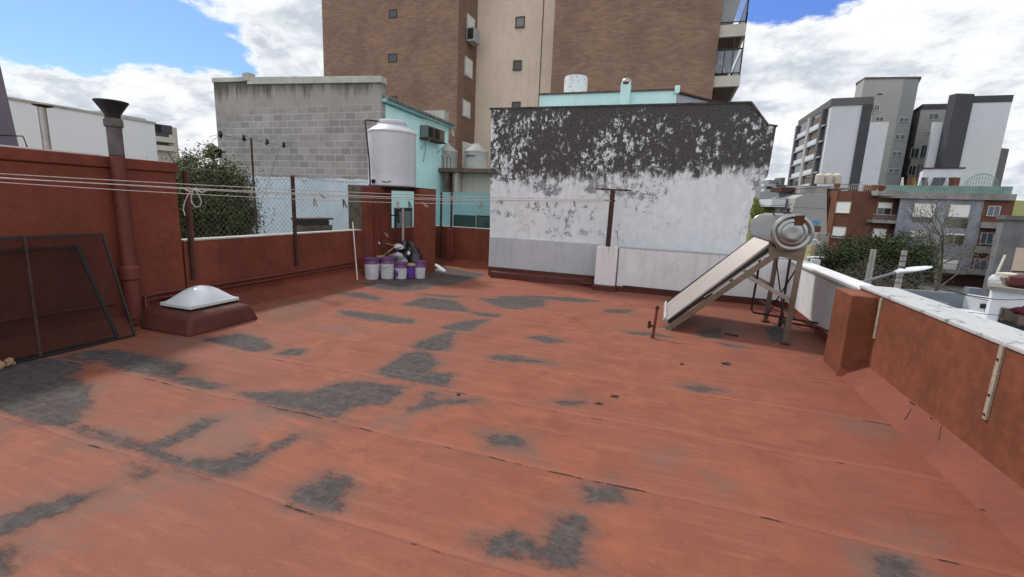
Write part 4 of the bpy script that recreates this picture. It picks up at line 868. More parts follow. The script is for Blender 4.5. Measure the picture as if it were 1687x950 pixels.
pegs = [(518, L3, 0, 'pale wooden peg on the line before the pale blue wall'), (528, L2, 1, 'tilted wooden peg right beside the pale one before the blue wall'), (566, L3, 2, 'dark peg on the line left of the tank stand'),
        (655, L3, 0, 'grey peg on the line in front of the gap between the piers'), (674, L3, 2, 'dark peg on the line at the left edge of the right pier'), (697, L3, 1, 'tan peg lying on the line over the right pier'),
        (742, L1, 1, 'pale peg on the upper line before the dark fence post'), (793, L3, 3, 'brown pair of pegs before the turquoise fence panel'), (871, L3, 0, 'yellowish peg at the left on the whitewashed wall'), (882, L3, 2, 'small orange peg second from left on the white wall'),
        (901, L3, 2, 'dark peg third from left on the white wall'), (917, L3, 3, 'amber peg fourth from left on the white wall'), (946, L3, 2, 'grey peg closest to the clothesline post')]
cols = [(.33, .25, .19), (.30, .23, .17), (.05, .045, .045), (.26, .15, .08)]
for i, (px, L, ty, lab) in enumerate(pegs):
    q = online(L, px); g = MB(); tl = [.1, .9, .25, -.3][ty]; dn = Vector((math.sin(tl)*.9, math.sin(tl)*.3, -math.cos(tl)))
    ln_ = .075; sd_ = Vector((.009, .004, 0))
    g.bar(q-dn*.02-sd_*.4, q+dn*ln_-sd_*1.6, .010, .010, (0, 1, 0)); g.bar(q-dn*.02+sd_*.4, q+dn*ln_+sd_*1.6, .010, .010, (0, 1, 0))
    mt = bpy.data.materials.get('peg_%s' % 'abcd'[ty]) or plain('peg_%s' % 'abcd'[ty], cols[ty], .8)
    g.build('clothes_peg', mt, label=lab, cat='clothes peg', group='clothes pegs on the lines')

# ================================================================== TREES
def crown(c, r, n, size, clumps=50, seed=1, spread=.32, shell=.55):
    rg = np.random.default_rng(seed); c = np.array(c); r = np.array(r)
    dirs = rg.normal(size=(clumps, 3)); dirs /= np.linalg.norm(dirs, axis=1)[:, None]
    rad = rg.uniform(shell, 1, clumps)**.6; cc = dirs*rad[:, None]*r*(1+rg.normal(0, .10, (clumps, 1)))
    k = rg.integers(0, clumps, n); sz = rg.uniform(.6, 1.2, clumps)
    P_ = cc[k]+rg.normal(size=(n, 3))*r.mean()*spread*sz[k][:, None]*.6
    P_ += c
    nrm = rg.normal(size=(n, 3)); nrm[:, 2] += .6; nrm /= np.linalg.norm(nrm, axis=1)[:, None]
    ref = rg.normal(size=(n, 3)); a = np.cross(nrm, ref); a /= np.linalg.norm(a, axis=1)[:, None]; b = np.cross(nrm, a)
    s_ = size*rg.uniform(.6, 1.3, n)[:, None]; g = MB()
    V = np.stack([P_-a*s_, P_-b*s_*.5, P_+a*s_, P_+b*s_*.5], 1).reshape(-1, 3)
    g.v = [tuple(v) for v in V]; g.f = [(4*i, 4*i+1, 4*i+2, 4*i+3) for i in range(n)]
    return g, cc+c
def tree(name, label, c, r, n, size, mat, trunk_base, tr=.1, clumps=50, seed=1, group=None, spread=.32, limbs=12):
    tt = thing(name, tuple(trunk_base), label, 'tree', group)
    g, cc = crown(c, r, n, size, clumps, seed, spread); g.build('crown', mat, tt)
    g = MB(); b = Vector(trunk_base); cz = Vector(c)
    g.tube([b, b.lerp(cz, .5)+Vector((.05, .03, 0)), cz], [tr, tr*.75, tr*.5], 8)
    for i in range(limbs): e = Vector(cc[i]); s0 = b.lerp(cz, .6+.03*(i % 8)); g.tube([s0, s0.lerp(e, .5)+Vector((0, 0, .05*tr*8)), e], [tr*.45, tr*.28, tr*.12], 5)
    g.build('trunk', 'bark', tt); return tt
c = at(352, 335, 9.3)
tree('leafy_tree', 'dense olive green tree behind the wire fence at left', (c.x-.02, c.y, c.z-.22), (.66, .75, .92), 42000, .028, 'leaf', (c.x, c.y, GZ), .1, 90, 3, spread=.34)
c = at(318, 268, 10.2)
tree('leafy_tree', 'paler bushy tree peeking over the tall red wall', (c.x-.30, c.y+.5, c.z-.30), (.55, .6, .55), 11000, .028, 'leafpale', (c.x-.3, c.y+.5, GZ), .08, 40, 5, spread=.34)
c = at(352, 250, 11); g, cc = crown((c.x, c.y, c.z), (.12, .12, .18), 160, .07, 5, 8, .5)
sp_ = thing('palm_frond', (c.x, c.y, c.z-.6), 'dark drooping frond poking up left of the grey block wall', 'plant'); g.build('frond', 'leafdk', sp_); MB().tube([(c.x, c.y, c.z-.9), (c.x, c.y, c.z)], .03, 6).build('stem', 'bark', sp_)

# ================================================================== ANTENNA
an = thing('tv_antenna', (-6.4, 5.75, .9), 'rusty TV antenna mast with four black clamps on its boom', 'antenna')
MB().tube([(-6.4, 5.75, -.2), (-6.4, 5.75, 2.46)], .016, 8).build('mast', 'iron', an, smooth=True)
A, B = onx(362, 221, -6.4), onx(488, 242, -6.4)
MB().tube([A, B], .009, 6).build('boom', 'antenna', an)
MB().tube([A+Vector((0, 0, .03)), A.lerp(B, .85)+Vector((0, 0, .0))], .004, 6).build('boom', 'antenna', an)
for px in (363, 397, 434, 464):
    q = A.lerp(B, (px-362)/126.0); MB().blob((q.x, q.y, q.z), (.028, .03, .042), px, amp=.3).build('element_clamp', 'black', an)
    MB().tube([(q.x-.20, q.y-.02, q.z-.03), (q.x+.16, q.y+.02, q.z+.03)], .0035, 5).build('element', 'antenna', an)
a, b = onx(462, 241, -6.4), onx(421, 362, -6.4); MB().tube([a, b], .003, 5).build('stay_wire', 'cable', an)
a, b = onx(362, 221, -6.4), onx(336, 246, -6.4); MB().tube([a, b], .003, 5).build('stay_wire', 'cable', an)
# small concrete grill behind the fence
a, b = onx(490, 362, -6.3), onx(538, 361, -6.3)
gr = thing('squat_chimney', (-6.3, (a.y+b.y)/2, .6), 'dark slab on a squat block chimney behind the wire fence', 'chimney')
MB().box(-6.45, -6.15, a.y, b.y+.02, a.z-.0, a.z+.03).build('slab', 'iron', gr); MB().box(-6.42, -6.2, a.y+.09, b.y-.05, a.z-.1, a.z-.003).build('neck', 'black', gr); MB().box(-6.45, -6.17, a.y+.03, b.y, -1, a.z-.103).build('block', 'rough', gr)

# ================================================================== LEFT BACKGROUND
wh = thing('white_building', (-11, 4.5, GZ), 'long plain white building wall behind the left flue', 'building')
MB().box(-16, -10, -6, 6.72, GZ, 2.88).build('wall', plain('matte_pale_wall', (.76, .78, .80), .85, var=.03, sc=.4, bump=.05), wh)
MB().box(-16.02, -9.98, -6.02, 6.74, 2.882, 2.92).build('coping', 'cap', wh)
qa, qb = onx(187, 180, -13), onx(240, 195, -13)
MB().box(-15, -13, qa.y-.3, qb.y, 2.92, qb.z).build('penthouse', 'bluewhite', wh)
MB().box(-12.99, -12.95, qa.y+.8, qa.y+1.05, qb.z-.3, qb.z-.1).build('vent', 'black', wh)
MB().box(-6.5, -6.17, -2.6, 3.55, 1.80, 1.955).build('neighbour_coping', 'white', label='pale white coping strip just beyond the tall red wall', cat='coping')
sc3 = thing('chimney_stack', (-8.1, 3.45, 1.9), 'tapering purple grey chimney stack at the far left edge', 'chimney')
MB().hexa([(-8.3, 3.2, 1.9), (-7.9, 3.2, 1.9), (-7.9, 3.64, 1.9), (-8.3, 3.64, 1.9), (-8.3, 3.2, 3.1), (-7.98, 3.2, 3.1), (-7.98, 3.6, 3.1), (-8.3, 3.6, 3.1)]).build('stack', 'purplegrey', sc3)
MB().box(-8.4, -7.8, 3.1, 3.9, 1.5, 2.03).build('base', 'skirt', sc3)
g = MB(); q = onx(0, 222, -7.6); g.tube([onx(-10, 222, -7.6), onx(38, 224, -7.6), onx(45, 243, -7.6)], .008, 6); g.build('rail', 'iron', sc3)
pf = thing('vent_pipe', (-7.5, 3.72, 1.9), 'thin metal vent pipe with flat cap before the white building', 'chimney pipe')
MB().lathe((-7.5, 3.715, 1.5), [(.04, 0), (.04, 1.03)], 14).build('pipe', 'galv', pf, smooth=True); MB().lathe((-7.5, 3.73, 2.53), [(.03, 0), (.10, .02), (.10, .03), (.02, .06)], 16).build('cap', 'iron', pf, smooth=True)
# far apartment at left
ab = thing('apartment_block', tuple(at(272, 240, 45)), 'small tan apartment block with dark roof behind the pale tree', 'building')
zt = at(252, 203, 45).z; a = onz(252, 203, zt); b = onz(283, 207, zt); c = onz(291, 209, zt); dpt = Vector((c.x, c.y, 0)).normalized()*8
MB().prism([xy(a), xy(b), xy(b+dpt), xy(a+dpt)], GZ, zt-.9).build('wall', 'creamlt', ab)
MB().prism([xy(a), xy(b), xy(b+dpt), xy(a+dpt)], zt-.897, zt).build('roof_band', 'charcoal', ab)
MB().prism([xy(b), xy(c), xy(c+dpt), xy(b+dpt)], GZ, zt-.1).build('side_wall', 'creamlt', ab)
class Pl:
    """vertical plane through two ground points; u along it, n towards the camera"""
    def __init__(s, A, B):
        s.A = Vector((A[0], A[1], 0)); s.u = (Vector((B[0], B[1], 0))-s.A).normalized(); n = Vector((s.u.y, -s.u.x, 0))
        if n.dot(CAMP-s.A) < 0: n = -n
        s.n = n
    def hit(s, px, py):
        d = ray(px, py); k = (s.A-CAMP).dot(s.n)/d.dot(s.n); p_ = CAMP+d*k
        return (p_-s.A).dot(s.u), p_.z
    def P(s, a, z, o=0.0): q = s.A+s.u*a+s.n*o; return (q.x, q.y, z)
    def box(s, mb, a0, a1, z0, z1, o0, o1):
        return mb.hexa([s.P(a0, z0, o0), s.P(a1, z0, o0), s.P(a1, z0, o1), s.P(a0, z0, o1), s.P(a0, z1, o0), s.P(a1, z1, o0), s.P(a1, z1, o1), s.P(a0, z1, o1)])
def rect(pl, x0, y0, x1, y1):
    a0, z1 = pl.hit(x0, y0); a1, z0 = pl.hit(x1, y1); _, zb = pl.hit(x0, y1)
    am = pl.hit((x0+x1)/2, (y0+y1)/2)[0]; w_ = abs(pl.hit(x1, (y0+y1)/2)[0]-pl.hit(x0, (y0+y1)/2)[0])/2
    zm = pl.hit((x0+x1)/2, y0)[1]; zn = pl.hit((x0+x1)/2, y1)[1]
    return am-w_, am+w_, zn, zm
def window(parent, pl, px, kind='glass', fr=.05, frame='frame', shut=0.0, sill=True, mull=1, depth=.05, base=0.0):
    a0, a1, z0, z1 = rect(pl, *px)
    g = MB(); pl.box(g, a0-fr, a1+fr, z1, z1+fr, -.02, depth); pl.box(g, a0-fr, a1+fr, z0-fr, z0, -.02, depth+(.06 if sill else 0)); pl.box(g, a0-fr, a0, z0, z1, -.02, depth); pl.box(g, a1, a1+fr, z0, z1, -.02, depth)
    for i in range(mull):
        am = a0+(a1-a0)*(i+1)/(mull+1)
        if shut < .95: pl.box(g, am-fr*.4, am+fr*.4, z0, z1-(z1-z0)*shut-.005, -.0, base+.035)
    w_ = g.build('window', frame, parent)
    if shut < .97: pl_ = MB(); pl.box(pl_, a0, a1, z0, z1-(z1-z0)*shut, -.02, base+.012); pl_.build('pane', kind, w_)
    if shut > 0: s_ = MB(); pl.box(s_, a0, a1, z1-(z1-z0)*shut+.002, z1-.002, -.02, .03); s_.build('shutter', 'shutter', w_)
    return w_
pl0 = Pl(a, b)
for r_ in ((256, 215, 278, 226), (256, 232, 278, 240)):
    a0, a1, z0, z1 = rect(pl0, *r_); g = MB(); pl0.box(g, a0, a1, z0, z1, -.3, .02); g.build('opening', 'glass', ab)
    g = MB(); pl0.box(g, a0-.3, a1+.3, z0-.5, z0-.01, -.1, .9); g.build('balcony', 'creamlt', ab)

# ================================================================== BLOCK WALL HOUSE
bh = thing('block_house', (-11.6, 14, GZ), 'house with bare concrete block front wall and turquoise side behind the tank', 'house')
zl, zr = 5.16, 4.93
MB().hexa([(-14.85, 12, 2.13), (-8.3, 12, 2.13), (-8.3, 12.2, 2.13), (-14.85, 12.2, 2.13), (-14.85, 12, zl), (-8.3, 12, zr), (-8.3, 12.2, zr), (-14.85, 12.2, zl)]).build('block_wall', 'block', bh)
g = MB(); xs = ony(408, 130, 12).x
g.hexa([(-14.88, 11.96, zl), (xs, 11.96, zl-.03), (xs, 12.24, zl-.03), (-14.88, 12.24, zl), (-14.88, 11.96, zl+.14), (xs, 11.96, zl+.11), (xs, 12.24, zl+.11), (-14.88, 12.24, zl+.14)])
g.hexa([(xs+.02, 11.95, zl-.12), (-8.27, 11.95, zr-.04), (-8.27, 12.24, zr-.04), (xs+.02, 12.24, zl-.12), (xs+.02, 11.95, zl+.10), (-8.27, 11.95, zr+.14), (-8.27, 12.24, zr+.14), (xs+.02, 12.24, zl+.10)])
g.build('coping', 'cap', bh, bevel=.01)
g = MB(); g.box(xs-.16, xs+.12, 11.93, 12.2, zl-.02, zl+.24); g.build('loose_block', 'cap', bh, bevel=.02)
g = MB(); g.box(-14.85, -8.301, 11.97, 12.2, GZ, 2.127); g.build('painted_wall', 'paleblue', bh)
g = MB()
rr = random.Random(3); x_ = -14.85
while x_ < -8.32:
    w_ = rr.uniform(.05, .3); g.box(x_, min(x_+w_, -8.31), 11.955, 11.975, 2.085+rr.uniform(-.02, .02), 2.135+rr.uniform(-.01, .02)); x_ += w_
g.build('plaster_edge', 'whiteroof', bh)
g = MB(); xa = -8.3
zea, zeb = onx(626, 168, -8.3).z, onx(738, 212, -8.3).z; yeb = 16.3
g.ext([(xa, 12.2, GZ), (xa, yeb, GZ), (xa, yeb, zeb), (xa, 12.2, zea)], (-.2, 0, 0)); g.build('side_wall', 'turq', bh)
g = MB(); g.ext([(xa+.02, 11.99, zea+.02), (xa+.02, yeb+.1, zeb+.02), (xa+.02, yeb+.1, zeb+.11), (xa+.02, 11.99, zea+.12)], (.14, 0, 0)); g.build('gutter', 'turqdk', bh, bevel=.01)
g = MB()
ny_ = 30
for i in range(ny_):
    y_ = 12.05+(yeb-12.0)*i/ny_; zz_ = zea+(zeb-zea)*i/ny_
    g.tube([(xa+.20, y_+.07, zz_+.13), (xa-1.5, y_+.07, zz_+.55)], .065, 7)
g.build('tile_roof', 'tiles', bh, smooth=True)
MB().box(-14.8, -8.5, yeb-.2, yeb, GZ, 4.2).build('rear_wall', 'turq', bh)
a = onx(738, 218, -8.24); MB().tube([(xa+.1, yeb+.05, zeb+.05), (xa+.18, yeb+.05, zeb-.25)], .04, 8).build('gutter_spout', 'cap', bh)
# AC unit on the turquoise wall
plt_ = Pl((xa, 12), (xa, 16))
a0, a1, z0, z1 = rect(plt_, 692, 211, 721, 232)
ac = thing('air_conditioner', (xa+.2, (plt_.A.y+(a0+a1)/2), z0), 'boxy air conditioner on a bracket on the turquoise wall', 'air conditioner')
yy0, yy1 = 12+a0, 12+a1
MB().box(xa, xa+.30, yy0, yy1, z0+.02, z1).build('casing', 'brownconc', ac, bevel=.01)
for k in range(2): MB().box(xa+.301, xa+.31, yy0+.05+.22*k*(yy1-yy0)/.62, yy0+.05+(.22*k+.17)*(yy1-yy0)/.62, z0+.06, z1-.04).build('grille', 'black', ac)
MB().box(xa+.05, xa+.33, yy0-.008, yy0-.001, z0+.06, z1-.04).build('grille', 'glassgrey', ac)
MB().box(xa, xa+.33, yy0-.03, yy1+.05, z0-.02, z0+.018).build('shelf', 'iron', ac)
for y_ in (yy0+.03, yy1): MB().bar((xa+.38, y_, z0-.02), (xa+.01, y_, z0-.34), .02, .02).build('bracket', 'galv', ac)
MB().tube([(xa+.1, yy0+.1, z0-.02), (xa+.12, yy0+.2, z0-.2), (xa+.05, yy0+.25, z0-.5), (xa+.03, yy0+.2, z0-.75)], .008, 6).build('cable', 'cable', ac)

# turquoise low wall beyond back corner and dark window
tw = thing('turquoise_wall', (-6, 12.7, GZ), 'low turquoise yard wall with a strip window behind the back fence', 'wall')
MB().box(-7.0, -3.9, 12.5, 12.7, GZ, 1.87).build('wall', 'turqdk', tw)
plq = Pl((-8, 12.5), (-3, 12.5))
for r_ in ((747, 354, 783, 378), (785, 355, 811, 379)):
    a0, a1, z0, z1 = rect(plq, *r_); g = MB(); plq.box(g, a0, a1, z0-.5, z1, -.02, .012); w_ = g.build('window', 'darkframe', tw)
    g = MB(); plq.box(g, a0+.03, a1-.03, z0-.5, z1-.04, 0, .02); g.build('pane', 'glassgreen', w_)
g = MB(); a0, a1, z0, z1 = rect(plt_, 650, 342, 678, 400); plt_.box(g, a0, a1, z0, z1, -.02, .04); w_ = g.build('window', 'darkframe', bh)
g = MB(); plt_.box(g, a0+.08, a1-.08, z0, z1-.1, 0, .05); g.build('pane', 'glassgrey', w_)
# yellowish-white outbuilding & concrete tank platform
ob = thing('outbuilding', (-6.9, 16.6, GZ), 'pale cream outbuilding above the turquoise yard wall', 'building')
pa_, pb_ = ony(760, 285, 16), ony(812, 288, 16)
MB().box(pa_.x, -5.6, 16, 19, GZ, pa_.z).build('wall', 'creamlt', ob)
tpf = thing('tank_platform', (-7.2, 17, GZ), 'brown concrete platform carrying two small grey tanks', 'platform')
MB().box(-8.8, -5.9, 15.5, 17.2, 2.66, 2.80).build('slab', 'brownconc', tpf)
for px in (738, 752): q = ony(px, 300, 15.7); MB().box(q.x-.09, q.x+.09, 15.6, 15.9, GZ, 2.655).build('column', 'creamlt' if px > 740 else 'brownconc', tpf)
for s_ in range(9): pass
g = MB(); qa = ony(744, 300, 15.55)
for k in range(12): g.tube([(qa.x-.12, 15.5, .2+.22*k), (qa.x+.12, 15.5, .2+.22*k)], .012, 5)
g.tube([(qa.x-.12, 15.5, 0), (qa.x-.12, 15.5, 2.7)], .014, 5); g.tube([(qa.x+.12, 15.5, 0), (qa.x+.12, 15.5, 2.7)], .014, 5); g.build('ladder', 'iron', tpf)
MB().box(-9, -7.2, 19, 19.3, GZ, 2.6).build('rear_wall', 'brownconc', tpf)
for k, (px, lab) in enumerate(((784, 'conical grey water tank against the mouldy party wall'), (735, 'grey water tank half hidden behind the turquoise house'))):
    q = ony(px, 280, 16.2); r_ = .43
    t2 = thing('water_tank', (q.x, 16.2, 2.8), lab, 'water tank', 'grey tanks on the concrete platform')
    MB().lathe((q.x, 16.2, 2.80), [(r_, 0), (r_*1.02, .1), (r_, .12), (r_, .62), (r_*1.03, .64), (r_*1.0, .68), (.14, .90), (.13, .95), (.001, .96)], 32).build('tank_body', 'tankgrey', t2, smooth=True)
    if k == 0:
        MB().box(q.x-.2, q.x+.12, 16.2-r_-.006, 16.2-r_+.06, 3.25, 3.29).build('printed_mark', 'darkframe', t2)
    else:
        for s_ in (.0, .25):
            MB().tube([(q.x-.02+s_, 16.2-r_-.03+s_*.3, 2.82), (q.x-.02+s_, 16.2-r_-.03+s_*.3, 3.2), (q.x+.05+s_, 16.2-r_-.03+s_*.3, 3.28), (q.x+.12+s_, 16.2-r_-.03+s_*.3, 3.2), (q.x+.12+s_, 16.2-r_-.03+s_*.3, 2.82)], .012, 5).build('pipe_hoop', 'black', t2)
qa = ony(762, 232, 17); qb = ony(775, 285, 17)
MB().hexa([(qa.x, 17, 2.81), (qb.x, 17, 2.81), (qb.x, 18.4, 2.81), (qa.x, 18.4, 2.81), (qa.x, 17, qa.z), (qb.x, 17, qa.z-.15), (qb.x, 18.4, qa.z-.15), (qa.x, 18.4, qa.z)]).build('stair_hut', 'creamlt', label='narrow pale hut behind the conical grey tank', cat='hut')

# small pale chimney wall right of turquoise house roof
qa, qb = ony(697, 182, 18), ony(732, 200, 18)
MB().box(qa.x, qb.x, 18, 18.4, GZ, qa.z).build('chimney_wall', 'cap', label='short pale chimney wall behind the mossy tile roof', cat='wall')

# ================================================================== BROWN BRICK TOWER
bt = thing('brick_tower', (-8, 26, GZ), 'tall brown brick apartment tower with a cream centre strip', 'apartment building')
TZ = 17
xl = ony(532, 60, 20).x; xc = -9.78; cy = 22.05; xr0 = ony(910, 90, 20).x; xr1 = ony(1182, 80, 20).x
MB().box(xl, xc, 20, 30, GZ, TZ).build('left_wing', 'brickx', bt)
MB().box(xc+.002, xc+.004, 20.0, 22.0, GZ, TZ).build('side_wall', 'bricky', bt)
MB().box(xc+.006, xr0+.02, cy, 30, GZ, TZ).build('centre_strip', 'cream', bt)
xs_ = ony(893, 60, cy).x
MB().box(xs_-.02, xs_+.02, cy-.02, cy-.002, GZ, TZ).build('joint', 'brownconc', bt)
MB().box(xr0, xr1, 20, 30, GZ, TZ).build('right_wing', 'brickx', bt)
MB().box(xl-.06, xl-.003, 20.05, 30, GZ, TZ-.1).build('edge_trim', 'creamlt', bt)
plf = Pl((xl, 20), (xr1, 20)); plc = Pl((xc, cy), (xr0, cy)); pls = Pl((xc+.004, 20), (xc+.004, 22))
for r_ in ((642, 17, 653, 28), (641, 90, 653, 101), (643, 160, 653, 171)): window(bt, plf, r_, 'glass', .04, 'darkframe', mull=0, sill=False, depth=.02)
for r_ in ((851, 29, 863, 44), (847, 101, 858, 114), (845, 169, 856, 182)): window(bt, plc, r_, 'glassgrey' if r_[0] == 851 else 'glass', .05, 'brownconc', mull=0, depth=.04)
for k, r_ in enumerate(((768, 18, 781, 70), (766, 92, 779, 130), (764, 164, 777, 198))):
    yc0 = onx(r_[0]+1, 50, xc).y; yc1 = onx(r_[2]-1, 50, xc).y
    z1 = onx(r_[0], (22, 94, 166)[k], xc).z; z0 = onx(r_[0], (60, 122, 190)[k], xc).z
    g = MB(); g.box(xc+.004, xc+.05, yc0-.05, yc1+.05, z0-.06, z1+.06); w_ = g.build('window', 'frame', bt)
    g = MB(); g.box(xc+.05, xc+.06, yc0, yc1, z0, z1); g.build('shutter', 'shutter', w_)
q = onx(772, 62, xc); g = MB(); g.box(xc+.065, xc+.42, q.y-.35, q.y+.35, q.z-.25, q.z+.35); o = g.build('air_conditioner', 'tankgrey', bt)
MB().box(xc+.1, xc+.4, q.y-.36, q.y-.352, q.z-.18, q.z+.28).build('grille', 'black', o)
# balconies on the right flank
for k in range(-1, 3):
    zb = ony(1225, 57, 20).z-2.87*k if True else 0
for k, (pyt, pyb) in enumerate(((37, 57), (122, 140))):
    zt_ = ony(1210, pyt, 20).z; zb_ = ony(1210, pyb, 20).z; xo = ony((1230, 1220)[k], (pyt+pyb)/2, 20).x
    bx = xr1+.002
    b_ = MB().box(bx, xo, 20.15, 28, zb_, zt_).build('balcony', 'creamlt', bt)
    MB().box(bx, xo-.1, 20.3, 27.9, zb_-.012, zb_-.002).build('underside', 'brownconc', b_)
    g = MB(); hr = .95
    g.bar((bx, 20.2, zt_+hr), (xo-.03, 20.2, zt_+hr), .04, .05); g.bar((xo-.03, 20.2, zt_+hr), (xo-.03, 28, zt_+hr), .04, .05); g.bar((bx, 20.2, zt_+.1), (xo-.03, 20.2, zt_+.1), .03, .03); g.bar((xo-.03, 20.2, zt_+.1), (xo-.03, 28, zt_+.1), .03, .03)
    for i in range(26): g.bar((xo-.03, 20.2+.3*i, zt_), (xo-.03, 20.2+.3*i, zt_+hr), .018, .018, (0, 1, 0))
    g.bar((xo-.03, 20.2, zt_), (xo-.03, 20.2, zt_+(hr if k == 0 else 2.2)), .04, .04, (0, 1, 0))
    if k == 1:
        for f in (.3, .62): g.bar((bx+(xo-bx)*f, 20.2, zt_), (bx+(xo-bx)*f, 20.2, zt_+hr+(.8 if f > .5 else 0)), .03, .03, (0, 1, 0))
    g.build('railing', 'darkframe', b_)
    MB().box(bx+.02, xo-.06, 20.19, 20.20, zt_+.12, zt_+.9).build('glass_panel', 'balglass', b_)
zt_ = ony(1210, 37, 20).z+2.87; MB().box(xr1+.002, ony(1232, 0, 20).x+.1, 20.15, 28, zt_-.55, zt_).build('balcony', 'creamlt', bt)
q = ony(1186, 109, 20.6); g = MB()
for i in range(14): a_ = math.pi*i/13
g.tube([(q.x-.2+.4*i/13, 20.7, q.z-.25+.45*math.sin(math.pi*i/13)) for i in range(14)], .02, 5); g.build('balcony_chair', 'bluewhite', label='white round backed chair on the lower tower balcony', cat='chair')
for (zz0, zz1) in ((30, 58), (62, 92)):
    a_ = ony(531, zz0, 20); b_ = ony(531, zz1, 20)
    MB().box(xl-.35, xl-.07, 20.5, 26, b_.z, a_.z).build('side_balcony', 'brownconc' if zz0 > 40 else 'creamlt', bt)

# turquoise house behind the party wall
th_ = thing('turquoise_house', (-1.6, 12, GZ), 'turquoise house top with tall vent behind the mouldy wall', 'house')
qa, qb = ony(889, 155, 11.5), ony(1116, 150, 11.5)
MB().hexa([(qa.x, 11.5, GZ), (qb.x, 11.5, GZ), (qb.x, 15, GZ), (qa.x, 15, GZ), (qa.x, 11.5, qa.z-.02), (qb.x, 11.5, qa.z-.02), (qb.x, 15, qa.z-.02), (qa.x, 15, qa.z-.02)]).build('wall', 'turq', th_)
MB().box(qa.x-.02, qb.x+.03, 11.46, 11.56, qa.z-.018, qa.z+.015).build('coping', 'brownconc', th_)
MB().box(qb.x-.06, qb.x+.05, 11.44, 11.6, qa.z-.1, qa.z+.07).build('corner_block', 'turq', th_, bevel=.02)
qc = ony(1032, 135, 11.4)
MB().box(qc.x-.11, qc.x+.11, 11.3, 11.49, 3.6, qc.z-.02).build('vent_shaft', 'turq', th_, bevel=.02)
MB().lathe((qc.x, 11.4, qc.z-.05), [(.10, 0), (.12, .03), (.12, .06), (.10, .10), (.06, .13), (.001, .14)], 16).build('vent_cap', 'galv', th_, smooth=True)
MB().lathe((qc.x, 11.4, qc.z-.062), [(.122, 0), (.122, .03)], 16).build('vent_ring', 'black', th_)
qd = ony(1182, 170, 11.5)
MB().ext([(qb.x+.02, 11.5, 3.4), (qd.x+.3, 11.5, 3.4), (qd.x, 11.5, 3.97), (qb.x+.02, 11.5, qa.z-.1)], (0, 2.5, 0)).build('gable', 'dirtygrey', th_)
MB().ext([(qb.x+.02, 11.45, qa.z-.09), (qd.x+.1, 11.45, 3.95), (qd.x+.1, 11.45, 3.99), (qb.x+.02, 11.45, qa.z-.05)], (0, 2.6, 0)).build('roof_edge', 'iron', th_)
qt = ony(944, 150, 13); rt_ = .32
wt2 = thing('water_tank', (qt.x, 13.3, 4.3), 'dirty white cracked tank above the turquoise house', 'water tank')
m, t = newmat('cracked_white_tank'); vo = t.add('ShaderNodeTexVoronoi', {'Vector': t.pos, 'Scale': 5.0}, feature='DISTANCE_TO_EDGE').outputs[0]; n = t.noise(t.scale(t.pos, 3, 3, 1), 5, 5, .7)
finish(t, t.mix(t.math('MULTIPLY', t.step(vo, .01, .05, 1, 0), t.step(n, .45, .6)), (.55, .56, .58), (.08, .07, .06)), .8); M['cracktank'] = m
MB().lathe((qt.x, 13.3, 4.2), [(rt_, 0), (rt_, .88), (rt_*.95, .93), (.05, .95)], 28).build('tank_body', m, wt2, smooth=True)

# ================================================================== RIGHT BACKGROUND: MODERN WHITE COMPLEX
mt_ = thing('modern_block', tuple(onz(1440, 300, GZ)) if False else (32, 105, GZ), 'modern grey and white apartment block with open corner balconies', 'apartment building')
ZM = at(1370, 163, 85).z
A0, A1, A2 = onz(1316, 199, ZM), onz(1372, 163, ZM), onz(1440, 160, ZM)
back = Vector((fwd.x*.6+.5, fwd.y, 0)).normalized()*22
core = [xy(A0), xy(A1), xy(A2), xy(A2+back), xy(A0+back)]
MB().prism(core, GZ, ZM-1.2).build('wall', 'bluewhite', mt_)
pb = Pl(A0, A1); pf_ = Pl(A1, A2)
LB = (Vector((A1.x, A1.y, 0))-pb.A).length; LF = (Vector((A2.x, A2.y, 0))-pf_.A).length
g = MB(); g.prism([xy(A0+(A0-A2).normalized()*.15), xy(Vector(A1)+pf_.n*.2+pb.n*.2), xy(Vector(A2)+pf_.n*.2), xy(A2+back), xy(A0+back)], ZM-1.197, ZM+.1); g.build('roof_fascia', 'dkgrey', mt_)
fh = 2.93
# balcony front: dark recess panel, slabs, parapets and posts
g = MB(); pb.box(g, .2, LB-.9, GZ, ZM-1.25, -.05, .02); g.build('recess', 'glass', mt_)
for k in range(9):
    zt_ = ZM-1.3-fh*(k+1)+.0
    if zt_ < -4: break
    g = MB(); pb.box(g, 0, LB*.94, zt_-.30, zt_, 0, .40); o = g.build('balcony', 'towerlight', mt_)
    g = MB(); pb.box(g, LB*.10, LB*.40, zt_, zt_+.85, .02, .34); pb.box(g, LB*.50, LB*.82, zt_, zt_+.85, .02, .34); g.build('balcony_front', 'bluewhite', o)
    g = MB(); pb.box(g, LB*.55, LB*.78, zt_+.86, zt_+2.3, .021, .03); g.build('curtain', 'brownconc', o)
for f0, f1, mm in ((.0, .05, 'purplegrey'), (.42, .50, 'towerlight'), (.80, .86, 'dkgrey')):
    g = MB(); pb.box(g, LB*f0, LB*f1, GZ, ZM-1.2, .02, .48); g.build('pier', mm, mt_)
a0 = pf_.hit(1422, 200)[0]
g = MB(); pf_.box(g, LF*.76, LF+.02, GZ, ZM-1.198, -.1, .22); g.build('dark_strip', 'charcoal', mt_)
# low white wing
Zw = onz(1464, 200, 0) and pf_.hit(1450, 201)[1]
a0, a1 = pf_.hit(1442, 230)[0], pf_.hit(1464, 201)[0]
g = MB(); pf_.box(g, LF+.03, a1, GZ, Zw, -10, .3); g.build('white_wing', 'bluewhite', mt_)
